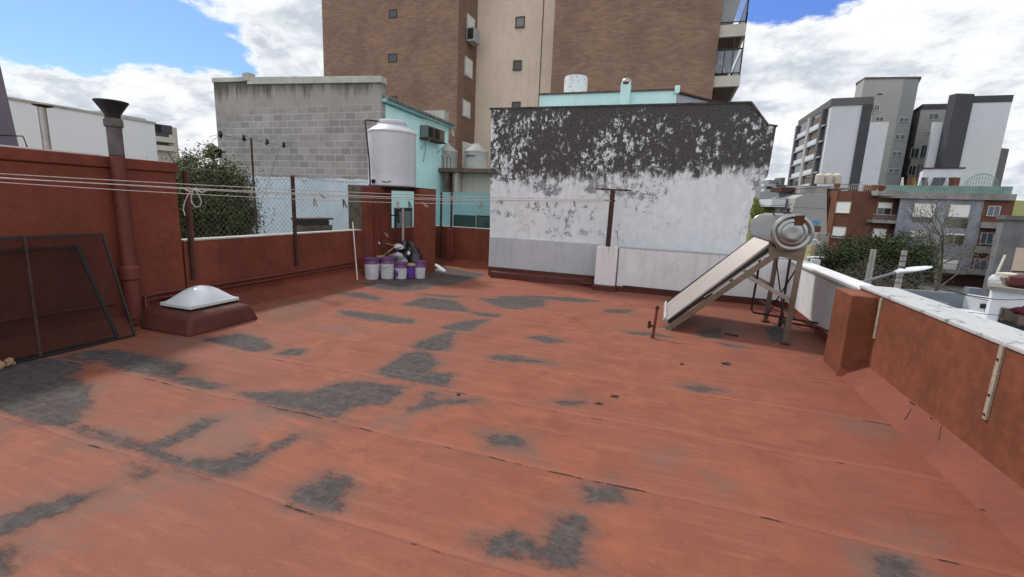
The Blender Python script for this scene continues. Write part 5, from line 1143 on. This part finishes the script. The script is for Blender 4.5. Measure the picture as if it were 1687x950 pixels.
# grey stair tower
gt = thing('grey_tower', (38, 112, GZ), 'tall plain grey stair tower between the white blocks', 'tower')
D_ = 90; Zt = at(1430, 131, D_).z
B0, B1, B2, B3 = onz(1411, 139, Zt), onz(1424, 130, Zt), onz(1490, 129, Zt), onz(1515, 129, Zt)
bk_ = back*.6
MB().prism([xy(B0), xy(B1), xy(B2), xy(B2+bk_), xy(B0+bk_)], GZ, Zt).build('shaft', 'towerlight', gt)
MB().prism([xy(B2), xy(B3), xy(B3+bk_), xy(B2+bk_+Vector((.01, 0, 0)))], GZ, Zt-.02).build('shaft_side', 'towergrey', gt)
MB().prism([xy(B0+Vector((-.2, -.2, 0))), xy(B1+Vector((0, -.25, 0))), xy(B3+Vector((.2, -.25, 0))), xy(B3+bk_), xy(B0+bk_)], Zt+.002, Zt+.3).build('coping', 'dkgrey', gt)
p1, p2 = Pl(B1, B2), Pl(B2, B3)
for r_ in ((1445, 153, 1454, 157),): window(gt, p1, r_, 'glass', .08, 'frame', mull=0, sill=False)
for r_ in ((1441, 173, 1448, 181), (1443, 193, 1455, 199)): window(gt, p1, r_, 'glass', .1, 'frame', mull=1)
p2b = Pl(B1, B3)
for r_ in ((1482, 194, 1496, 200), (1475, 222, 1490, 229), (1470, 250, 1485, 256), (1464, 278, 1480, 284)):
    a0, a1, z0, z1 = rect(p2, *r_); 
    a0, a1, z0, z1 = rect(p1, *r_); g = MB(); p1.box(g, a0-.1, a1+.1, z0-.1, z1+.1, -.02, .06); w_ = g.build('window', 'frame', gt)
    g = MB(); p1.box(g, a0, (a0+a1)/2-.06, z0, z1, 0, .09); p1.box(g, (a0+a1)/2+.06, a1, z0, z1, 0, .09); g.build('pane', 'glass', w_)
# right complex
rc = thing('white_complex', (60, 110, GZ), 'white apartment complex with charcoal bands at the right', 'apartment building')
D_ = 82; Zc = at(1600, 158, D_).z
C0, C1 = onz(1602, 158, Zc), onz(1670, 156, Zc)
CL = onz(1573, 157, Zc)
pc = Pl(C0, C1); LC = (Vector((C1.x, C1.y, 0))-pc.A).length; bkc = Vector((C0.x, C0.y, 0)).normalized()*14
MB().prism([xy(C0), xy(C1), xy(C1+bkc), xy(C0+bkc)], GZ, Zc-1.15).build('right_wall', 'bluewhite', rc)
g = MB(); g.prism([xy(C0+pc.n*.1), xy(C1+pc.n*.1), xy(C1+bkc), xy(C0+bkc)], Zc-1.147, Zc); g.build('roof_band', 'charcoal', rc)
pd = Pl(CL, C0)
LD = (C0-CL).length
g = MB(); pd.box(g, 0, LD+.1, GZ, Zc+.3, -1.2, .3); g.build('dark_strip', 'charcoal', rc)
# middle low white block and set back wall with windows
aw0, zw = pc.hit(1530, 200); aw1 = pc.hit(1575, 200)[0]
a_l = pc.hit(1535, 230)[0]
g = MB(); pc.box(g, a_l, aw1+.6, GZ, pc.hit(1550, 200)[1], -1.2, -.4); g.build('white_wing', 'bluewhite', rc)
sb0 = pc.hit(1500, 200)[0]
pz = pc.hit(1530, 178)[1]
Zs = at(1530, 172, 92).z; S0, S1 = onz(1503, 183, Zs), onz(1519, 172, Zs); S2 = onz(1580, 171, Zs)
MB().prism([xy(S0), xy(S1), xy(S2), xy(S2+bkc), xy(S0+bkc)], GZ, Zs-.9).build('rear_wall', 'towerlight', rc)
MB().prism([xy(S0+pc.n*.2), xy(S1+pc.n*.2), xy(S2+pc.n*.2), xy(S2+bkc), xy(S0+bkc)], Zs-.897, Zs+.05).build('roof_band', 'charcoal', rc)
ps = Pl(S1, S2)
for r_ in ((1530, 187, 1546, 196), (1524, 217, 1532, 221), (1501, 244, 1513, 260), (1517, 239, 1527, 260), (1497, 273, 1508, 288), (1510, 270, 1521, 288)):
    window(rc, ps, r_, 'glass' if r_[0] % 2 else 'glassgrey', .1, 'frame', mull=1)
MB().prism([xy(C1+Vector((.02, 0, 0))), xy(onz(1668, 250, onz(0, 0, 0).z if False else Zc)), xy(C1+bkc)] if False else [xy(C1), xy(C1+pc.u*1.2+bkc*.1), xy(C1+pc.u*1.2+bkc*.9), xy(C1+bkc)], GZ, Zc-9).build('side_annex', 'dkgrey', rc)

# ================================================================== RIGHT: BRICK BUILDING AND GREY BUILDING
ZB = 5.35
bb = thing('brick_apartments', (22, 70, GZ), 'orange brown brick apartment building with white roller shutters', 'apartment building')
K0, K1, K2 = onz(1372, 311, ZB), onz(1377, 311, ZB), onz(1405, 313, ZB); K3 = onz(1486, 316, ZB)
K0 = onz(1358, 322, ZB)
Q0 = onz(1374, 314, ZB); Q1 = onz(1405, 314, ZB); Q2 = onz(1490, 318, ZB)
Q3 = Q2
bkb = Vector((fwd.x, fwd.y, 0)).normalized()*14
MB().prism([xy(Q0), xy(Q1), xy(Q1+bkb), xy(Q0+bkb)], GZ, ZB).build('corner_bay', 'redbrown', bb)
MB().prism([xy(Q1+bkb*.01), xy(Q2+bkb*.01), xy(Q2+bkb), xy(Q1+bkb)], GZ, ZB-.002).build('wall', 'redbrown', bb)
pq = Pl(Q0, Q1); pr_ = Pl(Q1+bkb*.01, Q2+bkb*.01)
g = MB(); pq.box(g, -.15, .55, GZ, ZB-.01, -1, .08); g.build('corner_trim', 'lightbrick', bb)
for r_, s_ in (((1378, 333, 1400, 350), 1.0), ((1372, 374, 1392, 391), .85), ((1364, 416, 1381, 433), .9)): window(bb, pq, r_, 'glass', .08, 'frame', shut=s_)
for r_, s_ in (((1446, 334, 1468, 353), .45), ((1438, 377, 1459, 392), 1.0)): window(bb, pr_, r_, 'glass', .08, 'frame', shut=s_)
for (x0, x1, yt_, yb_) in ((1436, 1490, 312, 322), (1427, 1483, 361, 366)):
    a0, z1 = pr_.hit(x0, yt_); a1 = pr_.hit(x1, yt_)[0]; z0 = pr_.hit(x0, yb_)[1]
    g = MB(); pr_.box(g, a0, a1, z0, z1, 0, 1.1); o = g.build('balcony', 'slab', bb)
    if yt_ > 330:
        g = MB(); pr_.box(g, a0, a1, z1+.72, z1+.76, 1.05, 1.09)
        n_ = 26
        for i in range(n_+1): aa = a0+(a1-a0)*i/n_; pr_.box(g, aa-.012, aa+.012, z1, z1+.74, 1.05, 1.08)
        g.build('railing', 'antenna', o)
# left narrow end with recessed balconies of the same building
kk = Pl(K0, Q0); LK = (Vector((Q0.x, Q0.y, 0))-kk.A).length
MB().prism([xy(K0), xy(Q0-bkb*.001), xy(Q0+bkb*.9), xy(K0+bkb*.9)], GZ, ZB-1).build('side_bay', 'redbrown', bb)
for (yt_, yb_) in ((357, 361), (398, 403)):
    a0 = kk.hit(1333, yt_)[0]; z1 = kk.hit(1350, yt_)[1]; g = MB(); kk.box(g, a0, LK*.9, z1-.35, z1, -.2, 1.2); g.build('balcony', 'slab', bb)
a0, a1, z0, z1 = rect(kk, 1361, 333, 1366, 354); g = MB(); kk.box(g, a0, a1, z0, z1, 0, .05); g.build('window', 'shutter', bb)
# rooftop clutter on it
g = MB(); rr = random.Random(5); 
pt = Pl(Q0+bkb*.05, Q2+bkb*.05)
LT = (Q2-Q0).length
rf = thing('roof_railing', tuple(Q0), 'tangled railing and pots along the brick building roof', 'railing')
for i in range(34):
    aa = LT*i/34; pt.box(g, aa-.02, aa+.02, ZB, ZB+1.05, 0, .04)
pt.box(g, 0, LT, ZB+1.0, ZB+1.05, 0, .04); pt.box(g, 0, LT, ZB+.5, ZB+.54, 0, .04); g.build('bars', 'galv', rf)
g = MB(); pt.box(g, LT*.48, LT*.80, ZB, ZB+.95, -.4, -.2); g.build('brick_panel', 'lightbrick', rf)
q = Vector(pt.P(LT*.85, ZB, .3)); 
for px, mt2 in ((1440, 'lightbrick'), (1452, 'redbrown'), (1378, 'lightbrick')):
    q = at(px, 312, 60); MB().lathe((q.x, q.y, ZB), [(.25, 0), (.4, .7)], 10).build('plant_pot', mt2, label={1440: 'terracotta pot at the right end of the brick roof', 1452: 'dark red pot on the brick building roof edge', 1378: 'orange pot on the left corner of the brick roof'}[px], cat='pot', group='pots on the brick roof')
for i in range(3):
    px = 1340+i*14+2; q = at(px+9, 291, 66); zt0 = q.z-1.0
    t3 = thing('water_tank', (q.x, q.y, zt0), ('left', 'middle', 'right')[i]+' one of three squat white tanks on the rooftop slab', 'water tank', 'three rooftop tanks')
    MB().lathe((q.x, q.y, zt0), [(.56, 0), (.6, .1), (.6, 1.2), (.45, 1.4), (.1, 1.5)], 16).build('tank_body', 'creamlt', t3, smooth=True)
q = at(1365, 300, 66)
A_ = at(1346, 299, 66); B_ = at(1394, 299, 66)
ph2 = thing('rooftop_hut', (q.x, q.y, GZ), 'rooftop hut slab carrying three squat white tanks', 'hut'); pz_ = Pl(A_, B_); Lz = (B_-A_).length
g = MB(); pz_.box(g, -.6, Lz, A_.z-1.0, A_.z-.72, -3, 1); g.build('slab', 'slab', ph2)
g = MB(); pz_.box(g, 0, Lz*.3, GZ, A_.z-1.003, -3, .7); g.build('wall', 'creamlt', ph2); g = MB(); pz_.box(g, Lz*.31, Lz*.95, GZ, A_.z-1.003, -3, -.5); g.build('dark_wall', 'brownconc', ph2)

# grey weathered building
gb = thing('grey_apartments', (34, 70, GZ), 'weathered grey apartment building with brick balcony bays and green roof fence', 'apartment building')
G0, G1 = onz(1486, 317, ZB), onz(1672, 320, ZB)
pg = Pl(G0, G1); LG = (G1-G0).length
g = MB(); pg.box(g, 0, LG, GZ, ZB, -14, 0); g.build('wall', 'dirtygrey', gb)
g = MB(); aL = pg.hit(1436, 316)[0]; pg.box(g, aL, LG+.1, ZB-.75, ZB+.02, -.0, .5); g.build('cornice', 'slab', gb)
g = MB(); a0 = pg.hit(1460, 310)[0]; pg.box(g, a0, LG-.3, ZB+.02, ZB+.95, -.1, .05)
n_ = 90
g.build('green_parapet', 'greenfence', gb)
g = MB()
for i in range(60): aa = a0+(LG-.3-a0)*i/60; pg.box(g, aa, aa+.05, ZB+.05, ZB+.93, .05, .10)
g.build('parapet_rib', 'mural_pale', gb)
for r_, s_ in (((1505, 335, 1540, 357), 1.0), ((1563, 337, 1597, 357), 1.0), ((1498, 380, 1524, 398), .5), ((1556, 384, 1588, 402), .15), ((1546, 427, 1577, 445), .9)):
    window(gb, pg, r_, 'glassolive' if r_[0] == 1556 else 'glassgrey', .1, 'slab', shut=s_)
for r_ in ((1503, 358, 1537, 366), (1556, 360, 1594, 375)):
    a0, a1, z0, z1 = rect(pg, *r_); g = MB(); pg.box(g, a0, a1, z0, z1, -.02, .03); g.build('olive_panel', 'glassolive', gb)
# brick bays at right
for (x0, y0, x1, y1) in ((1618, 328, 1668, 366), (1611, 374, 1664, 406), (1601, 416, 1650, 446)):
    a0, a1, z0, z1 = rect(pg, x0, y0, x1, y1); g = MB(); pg.box(g, a0, a1, z0, z1, -.02, .04); g.build('brick_bay', 'redbrown', gb)
for r_ in ((1628, 340, 1646, 355), (1616, 384, 1635, 401), (1605, 427, 1624, 444)):
    window(gb, pg, r_, 'glassblue' if r_[0] != 1605 else 'purplegrey', .09, 'frame', depth=.1, base=.045)
for (x0, y0, x1, y1) in ((1613, 366, 1668, 376), (1604, 406, 1655, 417), (1545, 444, 1590, 449), (1590, 444, 1652, 452)):
    a0, a1, z0, z1 = rect(pg, x0, y0, x1, y1); g = MB(); pg.box(g, a0, a1, z0, z1, -.02, 1.0); o = g.build('balcony', 'slab', gb)
    g = MB(); pg.box(g, a0, a1, z1+.8, z1+.84, .94, .98)
    for i in range(18): aa = a0+(a1-a0)*i/17; pg.box(g, aa-.015, aa+.015, z1, z1+.8, .94, .97)
    if y0 > 380: g.build('railing', 'darkframe', o)
a0, a1, z0, z1 = rect(pg, 1520, 452, 1660, 490); g = MB(); pg.box(g, a0, a1, GZ, z1, -.01, .02); g.build('ground_floor', plain('dark_red_shopfront', (.05, .015, .015), .7), gb)
# mural and shed on its roof
mu = thing('painted_wall', tuple(at(1530, 300, 66)), 'colourful painted low wall on the grey building roof', 'mural')
pm = Pl(G0-pg.n*3, G1-pg.n*3)
xs2 = [1484, 1492, 1503, 1512, 1523, 1532, 1551, 1560, 1568, 1581]; ms = ['mural_white', 'mural_red', 'mural_yellow', 'mural_pale', 'mural_red', 'mural_dark', 'mural_pale', 'mural_yellow', 'mural_red']
for i in range(9):
    a0 = pm.hit(xs2[i], 300)[0]; a1 = pm.hit(xs2[i+1], 300)[0]; z1 = pm.hit(xs2[i], 292)[1]
    sk_ = .4 if i % 2 else -.3
    g = MB(); g.ext([pm.P(a0, ZB, 0), pm.P(a1, ZB, 0), pm.P(a1+(sk_ if i < 8 else 0), z1, 0), pm.P(a0+(-(-.3 if i % 2 else .4) if i > 0 else 0), z1, 0)], tuple(-pm.n*.2)); g.build('colour_panel', ms[i], mu)
shd = thing('roof_shed', tuple(at(1550, 290, 68)), 'peeling white shed with dark roof on the grey building', 'shed')
a0, a1, z0, z1 = rect(pm, 1522, 276, 1588, 300); g = MB(); pm.box(g, a0, a1, ZB, z1, -5, -1.5); g.build('wall', 'whiteroof', shd); g = MB(); pm.box(g, a0-.2, a1+.2, z1+.002, z1+.15, -5.1, -1.3); g.build('roof', 'darkroof', shd)
g = MB(); nt = thing('netting_fence', tuple(at(1620, 298, 66)), 'green netting fence on the right end of the grey roof', 'fence')
a0, a1 = pm.hit(1590, 300)[0], pm.hit(1645, 300)[0]
pa2 = [(a0+(a1-a0)*i/12, ZB+1.6+1.1*math.sin(math.pi*i/12)**.7) for i in range(13)]
g.tube([pm.P(a, z, 0) for a, z in pa2], .05, 5)
for i in range(13): g.tube([pm.P(pa2[i][0], ZB, 0), pm.P(*pa2[i], 0)], .03, 4)
for k in range(1, 5): g.tube([pm.P(pa2[i][0], ZB+(pa2[i][1]-ZB)*k/5, 0) for i in range(13)], .025, 4)
g.build('netting', 'greenfence', nt)
# buildings at far right edge
rb = thing('side_building', (48, 66, GZ), 'grey building with peach blinds at the right edge', 'building')
q0_, q1_ = at(1652, 372, 50), at(1760, 372, 50); pz2 = Pl(q0_, q1_)
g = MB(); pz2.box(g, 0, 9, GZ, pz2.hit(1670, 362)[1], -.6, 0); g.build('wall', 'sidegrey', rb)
a0, a1, z0, z1 = rect(pz2, 1667, 408, 1700, 460); g = MB(); pz2.box(g, a0, a1, z0, z1, 0, .08); g.build('blind', 'peach', rb)
a0, a1, z0, z1 = rect(pz2, 1665, 446, 1700, 448); g = MB(); pz2.box(g, a0, a1, z0, z1, .08, .2); g.build('rail', 'iron', rb)
g = MB(); pz2.box(g, -.2, 9.1, pz2.hit(1670, 362)[1], pz2.hit(1670, 355)[1], -.7, .3); g.build('roof_edge', 'dkgrey', rb)
yb_ = at(1680, 330, 75); py_ = Pl(at(1672, 330, 75), at(1760, 330, 75)); g = MB(); py_.box(g, 0, 12, GZ, py_.hit(1680, 330)[1], -5, 0); g.build('yellow_building', 'yellowwall', label='bright yellow green wall glimpsed at the right edge', cat='building')

# ================================================================== GAP LEFT OF THE BRICK BUILDING
def panel(name, mat, x0, y0, x1, y1, D, label, cat, dep=6, zb=None, parent=None):
    p_ = Pl(at(x0, y0, D), at(x1, y0, D)); a0, a1, z0, z1 = rect(p_, x0, y0, x1, y1); g = MB(); p_.box(g, a0, a1, GZ if zb is None else zb, z1, -dep, 0)
    return p_, g.build(name, mat, parent, label, cat)
fbld = thing('terraced_block', tuple(at(1275, 320, 110)), 'stepped pale grey apartment block with stacked balconies seen past the mouldy wall', 'apartment building')
pf2, _ = panel('wall', 'towerlight', 1271, 304, 1303, 420, 110, None, None, parent=fbld)
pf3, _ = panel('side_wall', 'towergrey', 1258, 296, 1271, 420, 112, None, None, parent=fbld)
for k in range(9):
    a0, a1, z0, z1 = rect(pf3, 1262, 303+k*8.7, 1271, 307+k*8.7); g = MB(); pf3.box(g, a0-1, a1, z0, z1, -.5, .9); g.build('balcony', 'bluewhite', fbld)
    a0, a1, z0, z1 = rect(pf3, 1263, 308+k*8.7, 1270, 311.5+k*8.7); g = MB(); pf3.box(g, a0, a1, z0, z1, -.5, .05); g.build('opening', 'glass', fbld)
for yy in (305, 309): a0, a1, z0, z1 = rect(pf2, 1276, yy, 1299, yy+1.6); g = MB(); pf2.box(g, a0, a1, z0, z1, -.02, .1); g.build('window_band', 'glass', fbld)
a0, a1, z0, z1 = rect(pf2, 1291, 292, 1297, 304); g = MB(); pf2.box(g, a0, a1, z0-1, z1, -4, -1); g.build('lift_room', 'dkgrey', fbld)
a0, a1, z0, z1 = rect(pf2, 1275, 318, 1278, 321); g = MB(); pf2.box(g, a0, a1, z0, z1, -.02, .1); g.build('window', 'glass', fbld)
pgr, _ = panel('olive_building', 'olive', 1240, 327, 1266, 420, 60, 'olive green overgrown wall just right of the mouldy wall edge', 'building')
c = at(1254, 342, 58); tree('shrub_tree', 'bright yellow green foliage right of the mouldy wall', (c.x, c.y, c.z-.2), (1.5, 1.0, 1.2), 5000, .09, 'leafbright', (c.x, c.y, GZ), .15, 24, 21)
eb = thing('eave_house', tuple(at(1310, 340, 58)), 'white house with dark projecting eave beyond the steel drum', 'house')
p_, o = panel('roof_eave', 'darkroof', 1288, 309, 1344, 314, 56, None, None, dep=2.5, zb=at(1300, 316, 56).z, parent=eb)
p_, o = panel('upper_wall', 'greyblue', 1294, 314, 1320, 330, 57, None, None, zb=at(1300, 332, 57).z, parent=eb)
for x0 in (1296, 1300, 1304, 1312): a0, a1, z0, z1 = rect(p_, x0, 318, x0+1.6, 327); g = MB(); p_.box(g, a0, a1, z0, z1, 0, .08); g.build('window_bar', 'shutter', eb)
p_, o = panel('balcony', 'bluewhite', 1271, 328, 1294, 342, 55, None, None, dep=3, zb=at(1290, 341, 55).z, parent=eb)
p_, o = panel('balcony_side', 'greyblue', 1294.5, 327, 1310, 341, 55.2, None, None, dep=3, zb=at(1300, 341, 55.2).z, parent=eb)
p_, o = panel('lower_wall', 'creamlt', 1274, 342, 1308, 420, 56.5, None, None, parent=eb)
gw = thing('gable_wall', tuple(at(1335, 350, 54)), 'plain light grey gable wall left of the brick building', 'building')
p_ = Pl(at(1308, 340, 54), at(1362, 340, 54)); h_ = [p_.hit(*v) for v in ((1305, 350), (1311, 326), (1324, 320), (1362, 318), (1362, 420), (1300, 420))]
g = MB(); g.ext([p_.P(a, z, 0) for a, z in h_][::-1], tuple(-p_.n*5)); g.build('wall', 'towerlight', gw)
a0, a1, z0, z1 = rect(p_, 1306, 341.5, 1362, 342.5); g = MB(); p_.box(g, a0, a1, z0, z1, 0, .03); g.build('joint', 'slab', gw)
p_, o = panel('roof_terrace', 'slab', 1318, 306, 1360, 320, 55, 'grey terrace parapet above the plain gable wall', 'parapet', dep=3, zb=at(1330, 319, 55).z)
p_, o = panel('blue_roof_shed', 'blue', 1334, 363, 1350, 371, 44, 'small blue sheet roof right of the steel drum', 'roof', dep=2, zb=at(1340, 371, 44).z)
p_, o = panel('brick_shed', 'redbrown', 1336, 372, 1352, 384, 45, 'small red brick shed under the blue sheet roof', 'shed')
lh = thing('low_houses', tuple(at(1340, 405, 40)), 'jumbled grey and cream backyard house below the blue sheet roof', 'house')
p_, o = panel('grey_wall', 'slab', 1342, 384, 1362, 440, 42, None, None, parent=lh)
p_, o = panel('parapet', 'bluewhite', 1332, 395, 1352, 401, 41, None, None, dep=1, zb=at(1340, 401, 41).z, parent=lh)
p_, o = panel('cream_wall', 'yellowlid', 1334, 403, 1341, 445, 40, None, None, dep=1, parent=lh)
p_, o = panel('ledge', 'bluewhite', 1340, 424, 1372, 428, 39, None, None, dep=1, zb=at(1340, 427, 39).z, parent=lh)
p_, o = panel('dark_wall', 'brownconc', 1341, 428, 1390, 470, 38, None, None, dep=1, parent=lh)
q = at(1344, 434, 36); MB().box(q.x-.3, q.x+.3, q.y, q.y+.4, q.z-.5, q.z+.3).build('box_unit', 'bluewhite', lh)

# ================================================================== RIGHT TREES, POLES, LAMP, LOW ROOFS, CABLES
c = at(1446, 425, 36); tree('street_tree', 'broad dark green tree before the brick apartments', (c.x, c.y, c.z-.6), (3.3, 2.4, 2.3), 42000, .085, 'leafdk', (c.x, c.y, GZ), .3, 130, 31, spread=.26)
c = at(1425, 455, 30); tree('street_tree', 'scrubby brown grey leafless tree below the dark green one', (c.x+.5, c.y, c.z-1), (3.0, 1.6, 1.4), 14000, .05, 'brushwood', (c.x+.5, c.y, GZ), .2, 60, 33, spread=.4)
# bare tree
def bare(base, top, seed):
    rg = random.Random(seed); bt_ = thing('bare_tree', tuple(base), 'spindly bare tree in front of the grey apartments', 'tree'); g = MB(); tips = []
    def grow(p, d, L, r, lv):
        q = p+d*L; m_ = (p+q)/2+Vector((rg.uniform(-1, 1), rg.uniform(-1, 1), 0))*L*.07
        g.tube([p, m_, q], [r, r*.85, r*.65], 5)
        if lv == 0: tips.append(q); return
        for i in range(rg.choice((2, 3, 3))):
            nd = (d+Vector((rg.uniform(-1, 1), rg.uniform(-1, 1), rg.uniform(-.35, .45)))*.68).normalized(); grow(q if i < 2 else m_, nd, L*rg.uniform(.62, .85), r*.6, lv-1)
    base = Vector(base); L0 = (top-base.z)*.36
    grow(base, Vector((.05, 0, 1)).normalized(), L0, .20, 6)
    g.build('trunk', 'bark', bt_)
    h_ = MB(); rg2 = np.random.default_rng(seed)
    for tp_ in tips:
        for i in range(2):
            p_ = Vector(tp_)+Vector(rg2.normal(size=3)*.18); a_ = Vector(rg2.normal(size=3)).normalized()*.05; b_ = Vector(rg2.normal(size=3)).normalized()*.05
            h_.quad(p_-a_, p_-b_, p_+a_, p_+b_)
    h_.build('crown', 'leafpale', bt_)
q = at(1535, 500, 38); bare((q.x, q.y, GZ), at(1545, 352, 38).z, 12)
for k, (px, yt, yb_, D, lab) in enumerate(((1434, 410, 470, 24, 'left concrete utility pole in front of the dark green tree'), (1485, 412, 470, 25, 'notched concrete utility pole right of the first one'))):
    q = at(px, 440, D); zt_ = at(px, yt, D).z; po = thing('utility_pole', (q.x, q.y, GZ), lab, 'pole', 'concrete utility poles')
    MB().lathe((q.x, q.y, GZ), [(.20, 0), (.125, zt_-GZ)], 10).build('shaft', 'conpole', po, smooth=True)
    g = MB()
    for i in range(6): g.lathe((q.x, q.y, zt_-.3-.3*i), [(.15, 0), (.15, .04)], 10)
    if k == 1: g.build('band', 'iron', po)
q = at(1649, 440, 27); a, b = at(1656, 420, 27), at(1637, 462, 27)
pol = thing('antenna_pole', tuple(b), 'thin leaning pale pole with a lamp foot at right', 'pole'); MB().tube([b, a], .06, 8).build('pole', 'creamlt', pol); MB().blob(tuple(b), (.25, .25, .35), 9, amp=.1).build('foot', 'bluewhite', pol)
# lamp
D = 9.0
A, B = at(1340, 490, 8.3), at(1478, 448, D)
lp = thing('street_lamp', (A.x, A.y, GZ), 'street lamp with long arm and pale flat head beyond the parapet', 'street lamp')
MB().lathe((A.x, A.y, GZ), [(.09, 0), (.05, A.z-GZ)], 12).build('pole', 'galv', lp, smooth=True)
MB().tube([A, A.lerp(B, .5)+Vector((0, 0, .02)), B], [.03, .026, .024], 10).build('arm', 'greyblue', lp, smooth=True)
C_ = at(1534, 440, D+.1); dd_ = (C_-B).normalized(); sd_ = dd_.cross(Vector((0, 0, 1))).normalized(); 
g = MB(); st = [(0, .05, .035), (.12, .075, .05), (.35, .13, .045), (.6, .13, .04), (.85, .09, .03), (1.0, .03, .012)]; L_ = (C_-B).length; i0 = 0
for f, w2, h2 in st:
    p_ = B+dd_*L_*f+Vector((0, 0, .01))
    for j in range(12):
        th = 2*math.pi*j/12; g.v.append(tuple(p_+sd_*w2*math.cos(th)+Vector((0, 0, 1))*h2*math.sin(th)))
for k in range(len(st)-1):
    for j in range(12): g.f.append((k*12+j, k*12+(j+1) % 12, (k+1)*12+(j+1) % 12, (k+1)*12+j))
g.f.append(tuple(range(12))[::-1]); g.f.append(tuple(60+j for j in range(12))); g.build('lamp_head', 'lampwhite', lp, smooth=True)
MB().blob(tuple(B+dd_*.13+Vector((0, 0, .07))), (.035, .035, .03), 4, amp=.05).build('photocell', 'iron', lp, smooth=True)
MB().tube([B-dd_*.06, B+dd_*.1], .036, 10).build('socket', 'lampwhite', lp, smooth=True)
# neighbour's low white roofs
nr_ = thing('neighbour_roof', tuple(onz(1560, 530, -3.2)), 'flat white painted neighbouring roof beyond the stained coping', 'roof')
zr_ = -3.0
pts = [xy(onz(1400, 470, zr_)), xy(onz(1510, 492, zr_)), xy(onz(1640, 512, zr_)), xy(onz(1720, 540, zr_)), xy(onz(1850, 680, zr_)), xy(onz(1600, 680, zr_)), xy(onz(1400, 520, zr_))]
pts = [(p_[0], p_[1]) for p_ in pts]
MB().prism([(max(p_[0], 2.8), p_[1]) for p_ in pts], GZ, zr_).build('slab', 'whiteroof', nr_)
zz1 = zr_+.7
def curb(px0, py0, px1, py1, z, h_, w_, mat, nm='parapet'):
    a, b = onz(px0, py0, z+h_), onz(px1, py1, z+h_); p_ = Pl(a, b); g = MB(); p_.box(g, 0, (b-a).length, z, z+h_, -w_, 0); return g.build(nm, mat, nr_)
curb(1478, 476, 1590, 484, zr_-.2, 1.0, .3, 'greyblue'); curb(1590, 484, 1640, 492, zr_-.1, .9, .3, 'bluewhite'); curb(1510, 487, 1560, 500, zr_-.1, .5, .15, 'greyblue'); curb(1556, 497, 1636, 512, zr_, .12, .12, 'greyblue')
q = onz(1602, 503, zr_); MB().box(q.x-.3, q.x+.3, q.y, q.y+.5, zr_, zr_+1.0).build('vent_box', 'greyblue', nr_)
q = onz(1620, 505, zr_+.3); MB().box(q.x-.1, q.x+.1, q.y-.05, q.y+.1, zr_+.2, zr_+.45).build('spout', 'black', nr_)
nh = thing('white_hut', tuple(at(1660, 520, 20)), 'white rooftop hut with small barred window at right', 'hut')
ph3 = Pl(at(1636, 520, 20), at(1720, 545, 19)); a0, zt_ = ph3.hit(1637, 478)
g = MB(); ph3.box(g, a0, a0+5, GZ, zt_, -3, 0); g.build('wall', 'whiteroof', nh)
g = MB(); ph3.box(g, a0-.15, a0+5, zt_+.002, zt_+.18, -3.1, .15); g.build('roof_slab', 'slab', nh)
window(nh, ph3, (1649, 509, 1662, 530), 'glass', .06, 'brownconc', mull=1)
a0, a1, z0, z1 = rect(ph3, 1649, 509, 1662, 530)
c_ = ph3.P(*ph3.hit(1660, 466), -.8)
MB().lathe((c_[0], c_[1], zt_+.18), [(.15, 0), (.15, .35), (.4, .38), (.4, .55), (.1, .6)], 14).build('roof_vent', 'creamlt', label='pale mushroom vent on the white hut roof', cat='vent', smooth=True)
c_ = ph3.P(*ph3.hit(1684, 476), -.6)
MB().lathe((c_[0], c_[1], zt_+.18), [(.35, 0), (.5, .15), (.5, .45), (.3, .55), (.01, .6)], 18).build('red_basin', plain('dark_red_basin', (.085, .02, .025), .5), label='dark red basin on the white hut roof', cat='basin', smooth=True)
c_ = ph3.P(*ph3.hit(1671, 466), -.5); MB().box(c_[0]-.22, c_[0]+.22, c_[1]-.1, c_[1]+.1, zt_+.45, zt_+.62).build('loose_brick', 'lightbrick', label='orange brick beside the vent on the hut roof', cat='brick')
c_ = at(1684, 530, 15); mb_ = thing('red_chair', (c_.x, c_.y, zr_), 'dark red and brown pile at the right edge on the white roof', 'pile')
MB().box(c_.x-.18, c_.x+.8, c_.y, c_.y+.8, c_.z-.5, c_.z-.1).build('base', 'black', mb_); MB().box(c_.x-.1, c_.x+.8, c_.y, c_.y+.7, c_.z-.1, c_.z+.2).build('box', 'brownconc', mb_); MB().blob((c_.x+.2, c_.y+.3, c_.z+.3), (.3, .3, .16), 3).build('cushion', plain('crimson_cloth', (.11, .02, .03), .8), mb_, smooth=True)
# cables
for k, (p0, p1, D0_, D1_) in enumerate((((1376, 408), (1690, 508), 26, 20), ((1470, 478), (1700, 520), 22, 18), ((1500, 500), (1700, 534), 16, 14), ((1490, 443), (1700, 492), 14, 16), ((1430, 428), (1640, 492), 24, 22), ((1485, 440), (1660, 446), 30, 30), ((1300, 312), (1420, 300), 50, 50), ((1240, 338), (1305, 336), 50, 50))):
    a, b = at(*p0, D0_), at(*p1, D1_); pts = []
    for i in range(17): f = i/16; p_ = a.lerp(b, f); p_.z -= .35*4*f*(1-f)*(.3 if k > 5 else 1); pts.append(p_)
    MB().tube(pts, .014 if D0_ < 40 else .03, 5).build('overhead_cable', 'cable', label=['black cable from the left pole down past the white hut', 'cable crossing low above the white flat roof', 'lowest thin cable over the white flat roof', 'cable passing just under the street lamp head', 'cable strung from the utility pole across the white roof', 'cable in front of the grey building lower floor', 'faint cable above the eave house', 'faint cable before the olive green wall'][k], cat='cable', group='overhead cables')
